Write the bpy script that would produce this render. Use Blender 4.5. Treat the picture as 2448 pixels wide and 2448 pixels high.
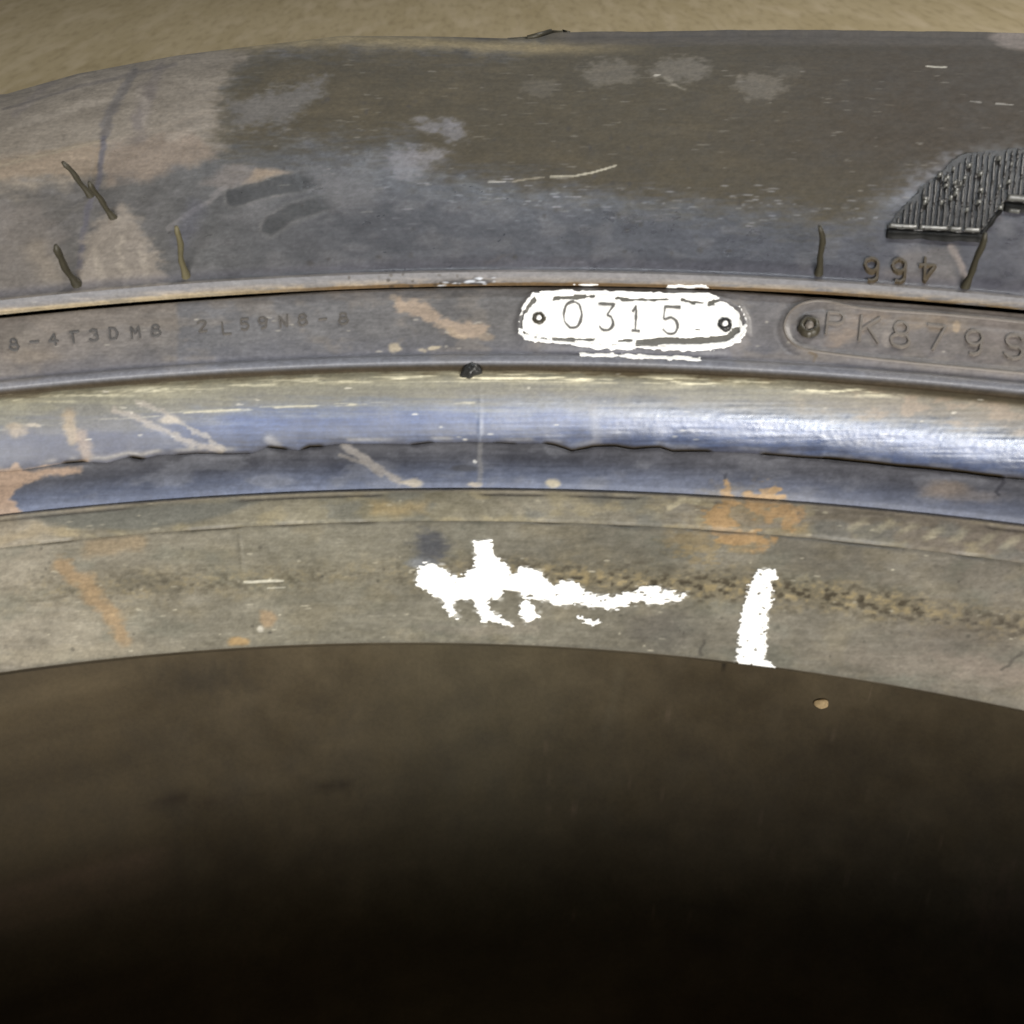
import bpy, math, random
import numpy as np
from mathutils import Matrix, Vector

# ------------------------------------------------------------------ scene
for o in list(bpy.data.objects):
    bpy.data.objects.remove(o)
SC = bpy.context.scene
COL = SC.collection

# ---- camera
CAM = np.array([0.07593, 0.13156, 0.35284])
YAW, PIT, ROL, FPX = 0.27764, 0.57608, -0.05028, 2751.35
FW = np.array([math.sin(YAW)*math.cos(PIT), math.cos(YAW)*math.cos(PIT), -math.sin(PIT)])
_rt = np.array([math.cos(YAW), -math.sin(YAW), 0.0]); _up = np.cross(_rt, FW)
RT = math.cos(ROL)*_rt + math.sin(ROL)*_up
UP = -math.sin(ROL)*_rt + math.cos(ROL)*_up
cd = bpy.data.cameras.new('camera'); cam = bpy.data.objects.new('camera', cd); COL.objects.link(cam)
cam.matrix_world = Matrix([[RT[0], UP[0], -FW[0], CAM[0]], [RT[1], UP[1], -FW[1], CAM[1]],
                           [RT[2], UP[2], -FW[2], CAM[2]], [0, 0, 0, 1]])
cd.sensor_width = 36; cd.lens = 36*FPX/2448
cd.clip_start = 0.01; cd.clip_end = 100
cd.dof.use_dof = True; cd.dof.focus_distance = 0.285; cd.dof.aperture_fstop = 60
SC.camera = cam

# ---- world (dim workshop air) and lamps
w = bpy.data.worlds.new('World'); SC.world = w; w.use_nodes = True
w.node_tree.nodes['Background'].inputs[0].default_value = (0.95, 0.97, 1.0, 1)
w.node_tree.nodes['Background'].inputs[1].default_value = 0.08

def lamp(name, loc, target, power, sx, sy, col):
    l = bpy.data.lights.new(name, 'AREA'); l.shape = 'RECTANGLE'; l.size = sx; l.size_y = sy
    l.energy = power; l.color = col
    o = bpy.data.objects.new(name, l); COL.objects.link(o); o.location = loc
    d = Vector(target) - Vector(loc)
    o.rotation_euler = d.to_track_quat('-Z', 'Y').to_euler()
    return o
lamp('workshop_lamp_low', (-0.35, -2.0, 0.76), (0.1, 0.4, 0.2), 112, 1.3, 0.28, (1.0, 0.96, 0.90))
lamp('workshop_lamp_high', (1.9, 0.95, 2.0), (0.1, 0.4, 0.2), 36, 0.45, 0.3, (1.0, 0.95, 0.86))
lamp('ceiling_tube_cool', (0.75, 1.5, 2.1), (0.2, 0.6, 0.2), 10, 1.2, 0.10, (0.84, 0.92, 1.0))
lamp('workshop_tube_cool', (-0.83, -1.40, 0.74), (0.22, 0.24, 0.265), 2.1, 0.22, 0.06, (0.60, 0.77, 1.0))

SC.view_settings.view_transform = 'Standard'; SC.view_settings.look = 'None'
SC.view_settings.exposure = 0.0; SC.view_settings.gamma = 1.0
SC.view_settings.use_curve_mapping = False
SC.cycles.max_bounces = 6

# ------------------------------------------------------------------ numpy noise
rng = np.random.default_rng(7)
_tab = rng.random((256, 256))
def vnoise(x, y, seed=0):
    x = x + seed*17.31; y = y + seed*41.77
    xi = np.floor(x).astype(np.int64); yi = np.floor(y).astype(np.int64)
    fx = x-xi; fy = y-yi
    fx = fx*fx*(3-2*fx); fy = fy*fy*(3-2*fy)
    a = _tab[xi & 255, yi & 255]; b = _tab[(xi+1) & 255, yi & 255]
    c = _tab[xi & 255, (yi+1) & 255]; d = _tab[(xi+1) & 255, (yi+1) & 255]
    return (a*(1-fx)+b*fx)*(1-fy)+(c*(1-fx)+d*fx)*fy
def fbm(x, y, oct=4, seed=0):
    s = 0; a = 0.5; t = 0
    for i in range(oct):
        s = s + a*vnoise(x, y, seed+i*3); t += a; a *= 0.5; x = x*2.03; y = y*2.03
    return s/t - 0.5                       # about -0.35..0.35
def sstep(a, b, x):
    t = np.clip((x-a)/(b-a), 0, 1); return t*t*(3-2*t)

# ------------------------------------------------------------------ tyre profile
# (r, z) in metres, tyre axis = world z, tyre lying flat on the floor
RING = dict(T=(.2799, .2449), S=(.2969, .2558), B=(.3020, .2588), C=(.3073, .2632), D=(.3118, .2746), E=(.3263, .2815), F=(.3265, .2839))
WOB = dict(T=[-0.00025, 0.00435, -0.00631, -0.00239], S=[0.00024, -0.00243, 0.00078, 0.00505], B=[0.00052, -0.00482, 0.00428, 0.00545],
           C=[-0.00025, 0.00054, -0.00066, 0.00146], D=[-3e-05, -0.00107, 0.00056, 0.0009], E=[-0.0004, 0.00277, -0.00157, -0.00368],
           F=[-0.00059, 0.0051, -0.00658, -0.00306])
def crom(P, n, t0=None, t1=None):
    P = np.array(P, float); Q = np.vstack([2*P[0]-P[1] if t0 is None else P[0]-np.array(t0), P, 2*P[-1]-P[-2] if t1 is None else P[-1]+np.array(t1)])
    out = []
    for i in range(1, len(Q)-2):
        t = np.linspace(0, 1, n, endpoint=False)[:, None]
        p0, p1, p2, p3 = Q[i-1], Q[i], Q[i+1], Q[i+2]
        out.append(.5*((2*p1)+(-p0+p2)*t+(2*p0-5*p1+4*p2-p3)*t*t+(-p0+3*p1-3*p2+p3)*t**3))
    out.append(P[-1:]); return np.vstack(out)
R_ = RING
SEGP = {
 'bead_seat': crom([R_['T'], (.2853, .24855), (.2912, .2524), R_['S']], 12),
 'bead_step': crom([R_['S'], (.2995, .2576), R_['B']], 10),
 'bead_rib': crom([R_['B'], (.3040, .2606), (.3060, .2620), R_['C']], 10),
 'bead_heel': crom([R_['C'], (.3075, .2646), (.3080, .2664), (.3089, .2690), (.3101, .2716), R_['D']], 14),
 'rim_band': crom([R_['D'], (.3128, .2757), (.3170, .2777), (.3220, .2799), R_['E']], 10),
 'rim_ridge': crom([R_['E'], (.3263, .2828), R_['F']], 8),
 'sidewall': crom([R_['F'], (.3302, .2854), (.345, .2915), (.362, .2970), (.380, .3012), (.398, .3035), (.416, .3030), (.433, .2980), (.448, .2880), (.458, .2740), (.4655, .2500)], 14),
 'inner_liner': crom([R_['T'], (.2815, .2428), (.292, .2415), (.312, .2430), (.345, .256), (.38, .266), (.415, .259), (.440, .236), (.452, .200), (.454, .146),
                      (.452, .092), (.440, .056), (.415, .033), (.38, .026), (.345, .036), (.312, .049), (.292, .0505), (.2815, .049), (.2799, .047)], 14),
}
ORDER = ['bead_seat', 'bead_step', 'bead_rib', 'bead_heel', 'rim_band', 'rim_ridge', 'sidewall']
SEGW = {'bead_seat': 'TS', 'bead_step': 'SB', 'bead_rib': 'BC', 'bead_heel': 'CD', 'rim_band': 'DE', 'rim_ridge': 'EF', 'sidewall': 'FF', 'inner_liner': 'TT'}
SEGL = {}
for k, P in SEGP.items():
    d = np.r_[0, np.cumsum(np.linalg.norm(np.diff(P, axis=0), axis=1))]
    SEGL[k] = d
TH0, TH1 = 0.08, 0.74
CRACK = [(-50, 1132), (0, 1128), (60, 1123), (150, 1108), (200, 1104), (255, 1107), (310, 1092), (340, 1097), (375, 1090), (470, 1084), (600, 1085), (625, 1076), (640, 1069),
         (680, 1074), (715, 1077), (740, 1067), (770, 1066), (820, 1061), (990, 1062), (1030, 1058), (1180, 1058), (1230, 1061), (1302, 1060), (1325, 1065), (1349, 1073), (1366, 1079),
         (1417, 1067), (1472, 1066), (1514, 1073), (1578, 1071), (1608, 1079), (1634, 1079), (1700, 1079), (1819, 1085.6), (1866, 1090), (1976, 1097), (2095, 1109), (2265, 1126), (2392, 1141), (2500, 1151)]
_cx = [p[0] for p in CRACK]; _cy = [p[1] for p in CRACK]
WAVE_T = None
def wave(th): return 0.0 if WAVE_T is None else np.interp(th, WAVE_T, WAVE_D, 0, 0)
def wob(c, th):
    tc = np.clip(th, .12, .68); v = c[0]+c[1]*tc+c[2]*tc**2+c[3]*tc**3
    e = np.maximum(np.abs(th-tc)-.0, 0); return v*np.exp(-(e/.12)**2)
def surf0(seg, th, t):
    """undisplaced surface point for angle th and fraction t of a segment"""
    d = SEGL[seg]; P = SEGP[seg]; s = t*d[-1]
    r = np.interp(s, d, P[:, 0]); z = np.interp(s, d, P[:, 1])
    a, b = SEGW[seg]
    if seg == 'sidewall': wz = wob(WOB['F'], th)*np.exp(-(s/.035)**2)
    elif seg == 'inner_liner': wz = wob(WOB['T'], th)*np.exp(-(s/.01)**2)
    else: wz = wob(WOB[a], th)*(1-t)+wob(WOB[b], th)*t
    if seg == 'bead_rib': wz = wz+wave(th)*np.exp(-((1-t)/.30)**2)
    if seg == 'bead_heel': wz = wz+wave(th)*np.exp(-(t/.16)**2)
    return np.stack([r*np.sin(th), r*np.cos(th), z+wz], -1)
def _make_wave():
    global WAVE_T, WAVE_D
    th = np.linspace(TH0+.02, TH1-.02, 1400); u, v = proj(surf0('bead_rib', th, np.ones(1400))); p = surf0('bead_rib', th, np.ones(1400)); p[:, 2] += 1e-4; _, v2 = proj(p)
    # the rubber lip is torn: its edge wanders up and down
    d = np.interp(u, _cx, _cy)-v+(1.5*np.sin(u/37.)+1.2*np.sin(u/17.+1))*(vnoise(u/120, u*0, 3)-.2)
    WAVE_D = d/((v2-v)/1e-4); WAVE_T = th
def normal0(seg, th, t):
    e = 1e-3
    a = surf0(seg, th+e, t)-surf0(seg, th-e, t)
    t1 = np.clip(t+2e-3, 0, 1); t0 = np.clip(t-2e-3, 0, 1)
    b = surf0(seg, th, t1)-surf0(seg, th, t0)
    n = np.cross(a, b); n /= np.linalg.norm(n, axis=-1, keepdims=True)+1e-15
    return -n if seg == 'inner_liner' else n
def proj(p):
    d = p-CAM; Z = np.maximum(d@FW, 1e-4)
    return 1224+FPX*(d@RT)/Z, 1224-FPX*(d@UP)/Z
_make_wave()
def uv_of(seg, th, t):
    return proj(surf0(seg, np.clip(th, TH0, TH1), t))
_inv = {}
def inv(seg, u, v):
    """(th, t) of the surface point that the photograph shows at (u, v)"""
    u = np.asarray(u, float); v = np.asarray(v, float); sh = u.shape; u = u.ravel(); v = v.ravel()
    if seg not in _inv:
        tmax = .68 if seg == 'sidewall' else 1
        tmin = .3 if seg == 'inner_liner' else 0
        if seg == 'inner_liner': tmax = .85
        g = np.meshgrid(np.linspace(TH0, TH1, 70), np.linspace(tmin, tmax, 40)); a, b = g[0].ravel(), g[1].ravel()
        _inv[seg] = (a, b, *uv_of(seg, a, b))
    a, b, gu, gv = _inv[seg]
    th = np.empty(len(u)); t = np.empty(len(u))
    for i in range(0, len(u), 4000):
        k = np.argmin((gu[None]-u[i:i+4000, None])**2+(gv[None]-v[i:i+4000, None])**2, 1)
        th[i:i+4000] = a[k]; t[i:i+4000] = b[k]
    for _ in range(9):
        u0, v0 = uv_of(seg, th, t); e = 1e-4
        ua, va = uv_of(seg, th+e, t); st = np.where(t < .5, e, -e); ub, vb = uv_of(seg, th, t+st)
        j11, j21, j12, j22 = (ua-u0)/e, (va-v0)/e, (ub-u0)/st, (vb-v0)/st
        D = j11*j22-j12*j21; D = np.where(np.abs(D) < 1e-6, 1e-6, D)
        du, dv = u-u0, v-v0
        th = np.clip(th+np.clip((j22*du-j12*dv)/D, -.05, .05), TH0, TH1)
        t = np.clip(t+np.clip((-j21*du+j11*dv)/D, -.1, .1), 0, 1)
    return th.reshape(sh), t.reshape(sh)

# ------------------------------------------------------------------ shape masks (coordinates on the tyre's face)
def d_line(pts, u, v):
    best = np.full(u.shape, 1e9)
    for (x0, y0), (x1, y1) in zip(pts[:-1], pts[1:]):
        dx, dy = x1-x0, y1-y0; k = np.clip(((u-x0)*dx+(v-y0)*dy)/(dx*dx+dy*dy+1e-9), 0, 1)
        best = np.minimum(best, np.hypot(u-x0-k*dx, v-y0-k*dy))
    return best
def d_poly(pts, u, v):
    """signed distance, positive inside"""
    pts = list(pts); d = d_line(pts+pts[:1], u, v); ins = np.zeros(u.shape, bool)
    for (x0, y0), (x1, y1) in zip(pts, pts[1:]+pts[:1]):
        c = ((y0 > v) != (y1 > v)) & (u < (x1-x0)*(v-y0)/((y1-y0) if y1 != y0 else 1e-9)+x0)
        ins ^= c
    return np.where(ins, d, -d)
OPEN = [(150, 205, .8), (310, 345, 1), (420, 600, .45), (640, 685, .9), (720, 772, .9), (980, 1035, .6), (1180, 1235, .5), (1300, 1380, .9), (1370, 1700, .9), (1819, 2000, .9), (1960, 2400, 1.2), (2400, 2600, .6)]
def crack_open(u):
    o = np.full(u.shape, .12)
    for a, b, k in OPEN: o = np.maximum(o, k*sstep(a-12, a+12, u)*(1-sstep(b-12, b+12, u)))
    return o
MOULD = [(2600, 786), (2448, 773), (2275, 756), (2060, 740), (1976, 722), (1925, 726), (1890, 746), (1874, 781), (1886, 815), (1920, 836), (1982, 847), (2145, 866), (2448, 895), (2600, 911)]
_m = crom(MOULD, 5); MOULD = [tuple(p) for p in _m]
PLATE = [(1275, 706), (1340, 701), (1490, 705), (1695, 710), (1740, 724), (1768, 742), (1781, 766), (1783, 800), (1765, 822), (1733, 837), (1644, 843), (1540, 837), (1439, 836), (1320, 824), (1256, 815), (1243, 800), (1241, 775), (1252, 735)]
def seg_v(seg_end_ring, u): return None

def disp(seg, u, v, t, th):
    """height (m) added along the normal: mould relief, creases, cracks, scuffs"""
    k = .25 if seg in ('bead_heel', 'bead_rib') else .7
    h = k*(0.00010*fbm(u/60, v/40, 4, 3)+0.00005*fbm(u/9, v/7, 3, 5))
    vis = (u > -150) & (u < 2600) & (th > TH0+.005) & (th < TH1-.005)
    L = SEGL[seg][-1]; s = t*L
    if seg == 'bead_seat':
        # pitted band worn by the rim
        c = np.interp(u, [0, 250, 600, 950, 1250, 1500, 1800, 2050, 2250, 2500], [1420, 1408, 1385, 1365, 1370, 1393, 1402, 1432, 1470, 1505])
        amp = np.interp(u, [0, 200, 400, 900, 1200, 1400, 2100, 2448], [.1, .5, .6, .25, .6, 1, 1, .7])
        m = np.exp(-((v-c)/30)**2)*amp*vis
        n = fbm(u/16, v/9, 3, 11); h = h - m*0.0006*np.clip(n-.02, 0, 1) + m*0.0002*n
        h = h - .0003*np.exp(-((L-s)/.00035)**2)*(.4+.6*sstep(-.15, .2, fbm(u/90, v*0, 2, 21)))
        h = h + vis*.00025*np.exp(-((u-(570+.10*(v-1260)))/5)**2)*sstep(1250, 1300, v)*(1-sstep(1350, 1390, v))
    if seg == 'bead_step':
        h = h - .0003*np.exp(-(s/.00035)**2)*(.4+.6*sstep(-.15, .2, fbm(u/90, v*0, 2, 21)))
        h = h - .00035*np.exp(-((L-s)/.0004)**2)
        h = h - .00022*np.exp(-((L-s-.0012)/.0003)**2)*sstep(-.1, .1, fbm(u/120, v*0, 2, 22))
    if seg == 'bead_rib':
        h = h - .00035*np.exp(-(s/.0004)**2)
    if seg in ('bead_rib', 'bead_heel'):
        o = crack_open(u); dd = (L-s) if seg == 'bead_rib' else s
        h = h - vis*.00032*o*np.exp(-(dd/(.00012+.00018*o))**2)
    if seg == 'bead_heel':
        h = h + .00003*fbm(u/160, v/6, 3, 31)
        h = h - .0011*np.exp(-((L-s)/.0009)**2)
        h = h+vis*.00006*np.exp(-((u-1148)/5)**2)
    if seg == 'rim_band':
        h = h - .0011*np.exp(-(s/.0003)**2) + .0004*np.exp(-((s-.0012)/.0009)**2) - .00022*np.exp(-((s-.0026)/.0006)**2)
        h = h - np.interp(u, [0, 420, 800, 1700, 2000, 2448], [.0007, .0006, .0002, .0002, .0005, .0007])*np.exp(-((L-s)/.0004)**2)
        m = vis*np.exp(-(d_line(MOULD, u, v)/9)**2); h = h + .00024*m
        m2 = vis*np.exp(-(np.abs(d_line(MOULD, u, v)-17)/6)**2); h = h - .00008*m2
        h = h + vis*.0005*np.exp(-(d_line(PLATE+PLATE[:1], u, v)/10)**2)
        sc = .5*vis*np.exp(-(np.hypot((u-1933)/30, (v-783)/22))**4); h = h-.0008*sc
        h = h - vis*.0006*np.exp(-(((u-1935)/26)**2+((v-873+(u-1935)*.0)/.1)**2)*0-1e3)
    if seg == 'rim_ridge':
        h = h - .0003*np.exp(-(s/.0004)**2)
    if seg == 'sidewall':
        h = h - .0004*np.exp(-((s-.0016)/.0012)**2)
        h = h + vis*.0021*sstep(1235, 1345, u)*sstep(.55, .625, t)*(1-sstep(.80, .9, t))*(1+.25*fbm(u/80, v/30, 3, 41))
        h = h + np.interp(u, [0, 178, 424, 820, 1069, 1256, 2448], [-.0058, -.0029, -.0006, .0015, .0004, -.0006, -.001])*sstep(.22, .55, t)
        # old cut on the left, faint fold lines
        h = h - vis*.00004*np.exp(-(d_line([(320, 150), (262, 260), (240, 320), (215, 480), (190, 600), (183, 690)], u+5*fbm(u/40, v/40, 2, 43)*3, v)/6)**2)
        h = h + vis*.00035*sstep(-14, 4, v-(405-.26*u+0*u))*(1-sstep(4, 60, v-(405-.26*u)))*(1-sstep(230, 330, u))
    return h
def surf(seg, th, t, off=0.0):
    u, v = uv_of(seg, th, t)
    return surf0(seg, th, t)+normal0(seg, th, t)*(disp(seg, u, v, t, th)+off)[..., None]

# ------------------------------------------------------------------ stain colours (rubber, dust and rust, with some reflections, highlights and shade put in)
KEY = 1.22
def lin(c):
    c = np.asarray(c, float)/255; return np.where(c <= .04045, c/12.92, ((c+.055)/1.055)**2.4)
def ramp(t, stops):
    x = [s[0] for s in stops]; return np.stack([np.interp(t, x, [s[1][k] for s in stops]) for k in range(3)], -1)
def mixin(c, m, col):
    c += np.clip(m, 0, 1)[:, None]*(np.asarray(col, float)-c)
class Canvas:
    def __init__(s, u, v):
        s.u, s.v = u, v
        s.n1 = fbm(u/38, v/20, 6, 51); s.n2 = fbm(u/38, v/20, 6, 61); s.f = fbm(u/17, v/8, 5, 71)*1.5
        s.big = fbm(u/220, v/140, 4, 81); s.str = fbm(u/150, v/5, 3, 91)
    def _box(s, pts, pad):
        x = [p[0] for p in pts]; y = [p[1] for p in pts]
        return np.nonzero((s.u > min(x)-pad) & (s.u < max(x)+pad) & (s.v > min(y)-pad) & (s.v < max(y)+pad))[0]
    def line(s, c, pts, wid, col, a=1, soft=.5, warp=14, rough=0.0):
        i = s._box(pts, wid*2+warp+10)
        if len(i):
            d = d_line(pts, s.u[i]+warp*s.n1[i]*2, s.v[i]+warp*s.n2[i]*2)+rough*s.f[i]
            t = c[i]; mixin(t, a*(1-sstep(wid*(1-soft), wid*(1+soft), d)), col); c[i] = t
    def poly(s, c, pts, col, a=1, soft=8, warp=20, rough=0.0):
        i = s._box(pts, soft+warp+10)
        if len(i):
            d = d_poly(pts, s.u[i]+warp*s.n1[i]*2, s.v[i]+warp*s.n2[i]*2)+rough*s.f[i]
            t = c[i]; mixin(t, a*sstep(-soft, soft, d), col); c[i] = t
    def blob(s, c, x, y, rx, ry, col, a=1, soft=.3, warp=8, rough=0.0, ang=0):
        i = s._box([(x-rx-ry, y-rx-ry), (x+rx+ry, y+rx+ry)], warp+10)
        if len(i):
            U = s.u[i]-x+warp*s.n1[i]*2; V = s.v[i]-y+warp*s.n2[i]*2; ca, sa = math.cos(ang), math.sin(ang)
            d = np.hypot((U*ca+V*sa)/rx, (-U*sa+V*ca)/ry)+rough*s.f[i]
            t = c[i]; mixin(t, a*(1-sstep(1-soft, 1+soft, d)), col); c[i] = t

def flecks(cv, c, n, x0, x1, y0, y1, col, a, lo, hi, ry, seed, slope=0.0):
    r = np.random.default_rng(seed)
    for _ in range(n):
        x = r.uniform(x0, x1); y = r.uniform(y0, y1)+slope*(x-x0); rx = r.uniform(lo, hi)
        cv.blob(c, x, y, rx, ry*r.uniform(.7, 1.4), col, a*r.uniform(.4, 1), .4, 2)

def crop(pts, x, y, s): return [(x+a*s, y+b_*s) for a, b_ in pts]
def jag(u, v, a, seed): return a*2*fbm(u/14, v/4, 3, seed)+a*.8*fbm(u/40, v/12, 3, seed+4)

SM = crop([(85, 190), (120, 182), (150, 180), (205, 190), (228, 215), (240, 242), (280, 250), (310, 240), (325, 218), (357, 195), (362, 150), (357, 80), (385, 70), (445, 68), (440, 100), (446, 120), (470, 150), (510, 180), (535, 215), (545, 245), (575, 205), (610, 200), (690, 225), (700, 250), (730, 272), (755, 285), (785, 265), (845, 268), (885, 300), (898, 325), (950, 330), (1012, 345), (1060, 330), (1150, 318), (1185, 294), (1250, 290), (1300, 312), (1400, 332), (1375, 350), (1290, 375), (1240, 375), (1180, 370), (1110, 380), (1045, 403), (960, 395), (880, 375), (760, 378), (690, 362), (635, 335), (610, 345), (645, 385), (680, 440), (612, 466), (580, 410), (604, 352), (565, 300), (510, 305), (470, 350), (418, 350), (430, 410), (520, 470), (535, 487), (470, 465), (405, 465), (365, 412), (347, 350), (300, 355), (265, 362), (250, 385), (278, 450), (245, 440), (210, 385), (185, 350), (130, 320), (80, 290), (75, 250)], 960, 1260, .4866)
ST = crop([(1757, 216), (1833, 214), (1838, 255), (1812, 268), (1818, 340), (1802, 400), (1792, 500), (1787, 600), (1782, 650), (1826, 684), (1800, 688), (1640, 668), (1650, 652), (1660, 560), (1667, 470), (1690, 370), (1708, 300), (1735, 250)], 960, 1260, .4866)
def colour(seg, u, v, t, th):
    cv = Canvas(u, v); n = len(u)
    g = np.full(n, .5)        # roughness
    if seg == 'bead_seat':
        c = ramp(u, [(0, (142, 134, 118)), (700, (128, 123, 106)), (1500, (114, 109, 95)), (2448, (122, 115, 102))]).copy()
        c += (cv.big*34)[:, None]*np.array([1, .95, .8])+(cv.n1*18+cv.f*12+cv.str*12)[:, None]
        mixin(c, sstep(.02, .3, fbm(u/120, v/60, 4, 5))*.4, (106, 108, 96))
        mixin(c, sstep(.05, .3, fbm(u/90, v/50, 4, 6))*.3, (140, 128, 100))
        cc = np.interp(u, [0, 250, 600, 950, 1250, 1500, 1800, 2050, 2250, 2500], [1420, 1408, 1385, 1365, 1370, 1393, 1402, 1432, 1470, 1505])
        amp = np.interp(u, [0, 200, 400, 900, 1200, 1400, 2100, 2448], [.1, .4, .5, .25, .6, 1, 1, .7])
        m = np.exp(-((v-cc+14*cv.n1)/(34+40*cv.n2))**2)*amp
        pn = fbm(u/16, v/9, 3, 11)
        mixin(c, m*.65, (120, 108, 80)); mixin(c, m*sstep(0.04, .20, pn)*.85, (64, 56, 42)); mixin(c, m*sstep(0.05, .2, -pn)*.7, (164, 144, 100))
        for P in ([(150, 1350), (200, 1390), (240, 1440), (262, 1470), (290, 1525)],): cv.line(c, P, 20, (164, 135, 98), .75, .6, 16, 12)
        cv.line(c, [(215, 1310), (330, 1300)], 18, (158, 132, 96), .5, .8)
        cv.blob(c, 640, 1480, 22, 20, (160, 132, 98), .7); cv.blob(c, 570, 1535, 26, 12, (172, 138, 88), .8); cv.blob(c, 620, 1505, 9, 8, (190, 184, 168), .9)
        cv.blob(c, 1030, 1310, 42, 36, (74, 76, 84), .8, .6, 14, .6); cv.blob(c, 1005, 1345, 32, 14, (130, 134, 140), .7, .5, 10, .8)
        cv.line(c, [(300, 1395), (420, 1400)], 16, (92, 88, 76), .4, .8, 20, 14)
        cv.line(c, [(585, 1391), (630, 1389), (676, 1388)], 2.5, (205, 200, 180), .9, .5, 2); cv.line(c, [(640, 1405), (680, 1404)], 1.8, (190, 186, 168), .7, .5, 2)
        cv.blob(c, 1580, 1505, 80, 40, (90, 85, 78), .6, .8, 20, .7); cv.blob(c, 2300, 1520, 140, 60, (96, 88, 80), .45, .8, 30, .6)
        cv.blob(c, 2400, 1610, 160, 28, (146, 132, 118), .7, .6, 20, .5, .22); cv.blob(c, 2150, 1590, 170, 24, (136, 126, 112), .55, .6, 20, .5, .16)
        cv.line(c, [(0, 1575), (180, 1562), (330, 1552)], 16, (160, 150, 128), .6, .8, 14, 10)
        cv.line(c, [(1010, 1500), (1150, 1505), (1280, 1500)], 12, (136, 128, 114), .5, .8, 14)
        cv.line(c, [(2398, 1600), (2448, 1560)], 4, (90, 84, 76), .8); cv.line(c, [(1678, 1530), (1678, 1560)], 4, (80, 76, 68), .7)
        # rust spread that runs over the crease
        for b in RUST: cv.blob(c, *b)
        for P, w_ in RLINE: cv.line(c, P, w_, (172, 138, 94), .75, .4, 24, 20)
        flecks(cv, c, 70, 0, 2448, 1320, 1560, (196, 188, 164), .8, 3, 9, 1.8, 301); flecks(cv, c, 70, 0, 2448, 1300, 1580, (70, 66, 58), .6, 2, 6, 3, 302)
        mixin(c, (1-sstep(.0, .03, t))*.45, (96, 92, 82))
        sm = d_poly(SM, u, v)+jag(u, v, 14, 501); mixin(c, sstep(-9, 3, sm)*sstep(-.12, .12, fbm(u/16, v/6, 3, 503))*.7, (206, 204, 196)); sm = d_poly(ST, u, v)+jag(u, v, 12, 502); mixin(c, sstep(-6, 3, sm)*sstep(-.12, .12, fbm(u/12, v/4, 3, 504))*.7, (206, 204, 196))
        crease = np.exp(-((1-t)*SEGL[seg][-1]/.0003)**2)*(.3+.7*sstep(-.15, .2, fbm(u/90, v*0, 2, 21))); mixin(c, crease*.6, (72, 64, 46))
        g += -.05+.15*cv.n1
    elif seg == 'bead_step':
        c = ramp(u, [(0, (140, 130, 112)), (300, (124, 118, 102)), (900, (132, 126, 104)), (1600, (122, 116, 102)), (2448, (120, 110, 98))]).copy()
        c += (cv.big*40+cv.n1*24+cv.f*12+cv.str*14)[:, None]
        mixin(c, sstep(.0, .25, fbm(u/70, v/30, 4, 15))*.6, (156, 144, 110))
        mixin(c, sstep(.05, .25, fbm(u/90, v/40, 4, 16))*.5, (108, 110, 106))
        cv.poly(c, [(62, 1228), (200, 1222), (420, 1205), (620, 1195), (560, 1222), (470, 1248), (330, 1268), (190, 1264), (110, 1250)], (106, 106, 98), .9, 9, 6)
        cv.line(c, [(0, 1290), (100, 1262), (180, 1272)], 10, (158, 142, 112), .5, .8)
        cv.line(c, [(900, 1215), (1010, 1212)], 16, (160, 138, 94), .6, .8); cv.line(c, [(1200, 1190), (1250, 1225)], 8, (150, 142, 122), .7, .6, 8)
        for x in (2050, 2110, 2170, 2230, 2290, 2360, 2420): cv.blob(c, x, 1252+.12*(x-2050), 26, 9, (168, 160, 132), .55, .7, 10, .6, -.5)
        cv.line(c, [(1630, 1190), (1700, 1205)], 9, (170, 160, 128), .8, .5, 6); cv.line(c, [(1600, 1215), (1640, 1195)], 6, (176, 166, 136), .8, .5, 6)
        for b in RUST: cv.blob(c, *b)
        for P, w_ in RLINE: cv.line(c, P, w_, (172, 138, 94), .75, .4, 24, 20)
        cl = SEGL[seg][-1]
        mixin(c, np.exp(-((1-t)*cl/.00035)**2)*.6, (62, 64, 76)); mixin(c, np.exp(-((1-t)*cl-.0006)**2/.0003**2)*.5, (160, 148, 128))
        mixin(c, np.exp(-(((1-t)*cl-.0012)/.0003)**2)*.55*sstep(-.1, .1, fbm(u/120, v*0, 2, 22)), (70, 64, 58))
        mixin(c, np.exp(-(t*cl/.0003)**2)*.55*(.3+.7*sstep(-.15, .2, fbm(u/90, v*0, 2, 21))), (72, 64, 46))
        flecks(cv, c, 40, 0, 2448, 1190, 1300, (190, 182, 156), .7, 3, 9, 2, 311)
        g += .0
    elif seg == 'bead_rib':
        c = ramp(t, [(0, (88, 98, 124)), (.3, (82, 90, 112)), (.65, (68, 70, 80)), (1, (70, 70, 76))]).copy()  # cool reflection below and shade above are put into this ramp
        c += (cv.big*26+cv.n1*12+cv.f*8+cv.str*16)[:, None]
        mixin(c, sstep(.02, .2, fbm(u/100, v/40, 4, 25))*.4, (128, 130, 138))
        mixin(c, sstep(1250, 1900, u)*.25, (120, 118, 124))
        cv.poly(c, [(-40, 1120), (20, 1118), (40, 1105), (56, 1122), (110, 1122), (200, 1112), (190, 1128), (110, 1142), (60, 1160), (40, 1180), (28, 1196), (60, 1230), (-40, 1240)], (160, 134, 112), .95, 6, 10, 8)
        cv.line(c, [(820, 1062), (868, 1094), (905, 1120), (955, 1152)], 9, (146, 140, 134), .85, .5, 6, 8); cv.line(c, [(814, 1090), (870, 1106), (912, 1140)], 5, (140, 134, 128), .7, .5, 6)
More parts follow.
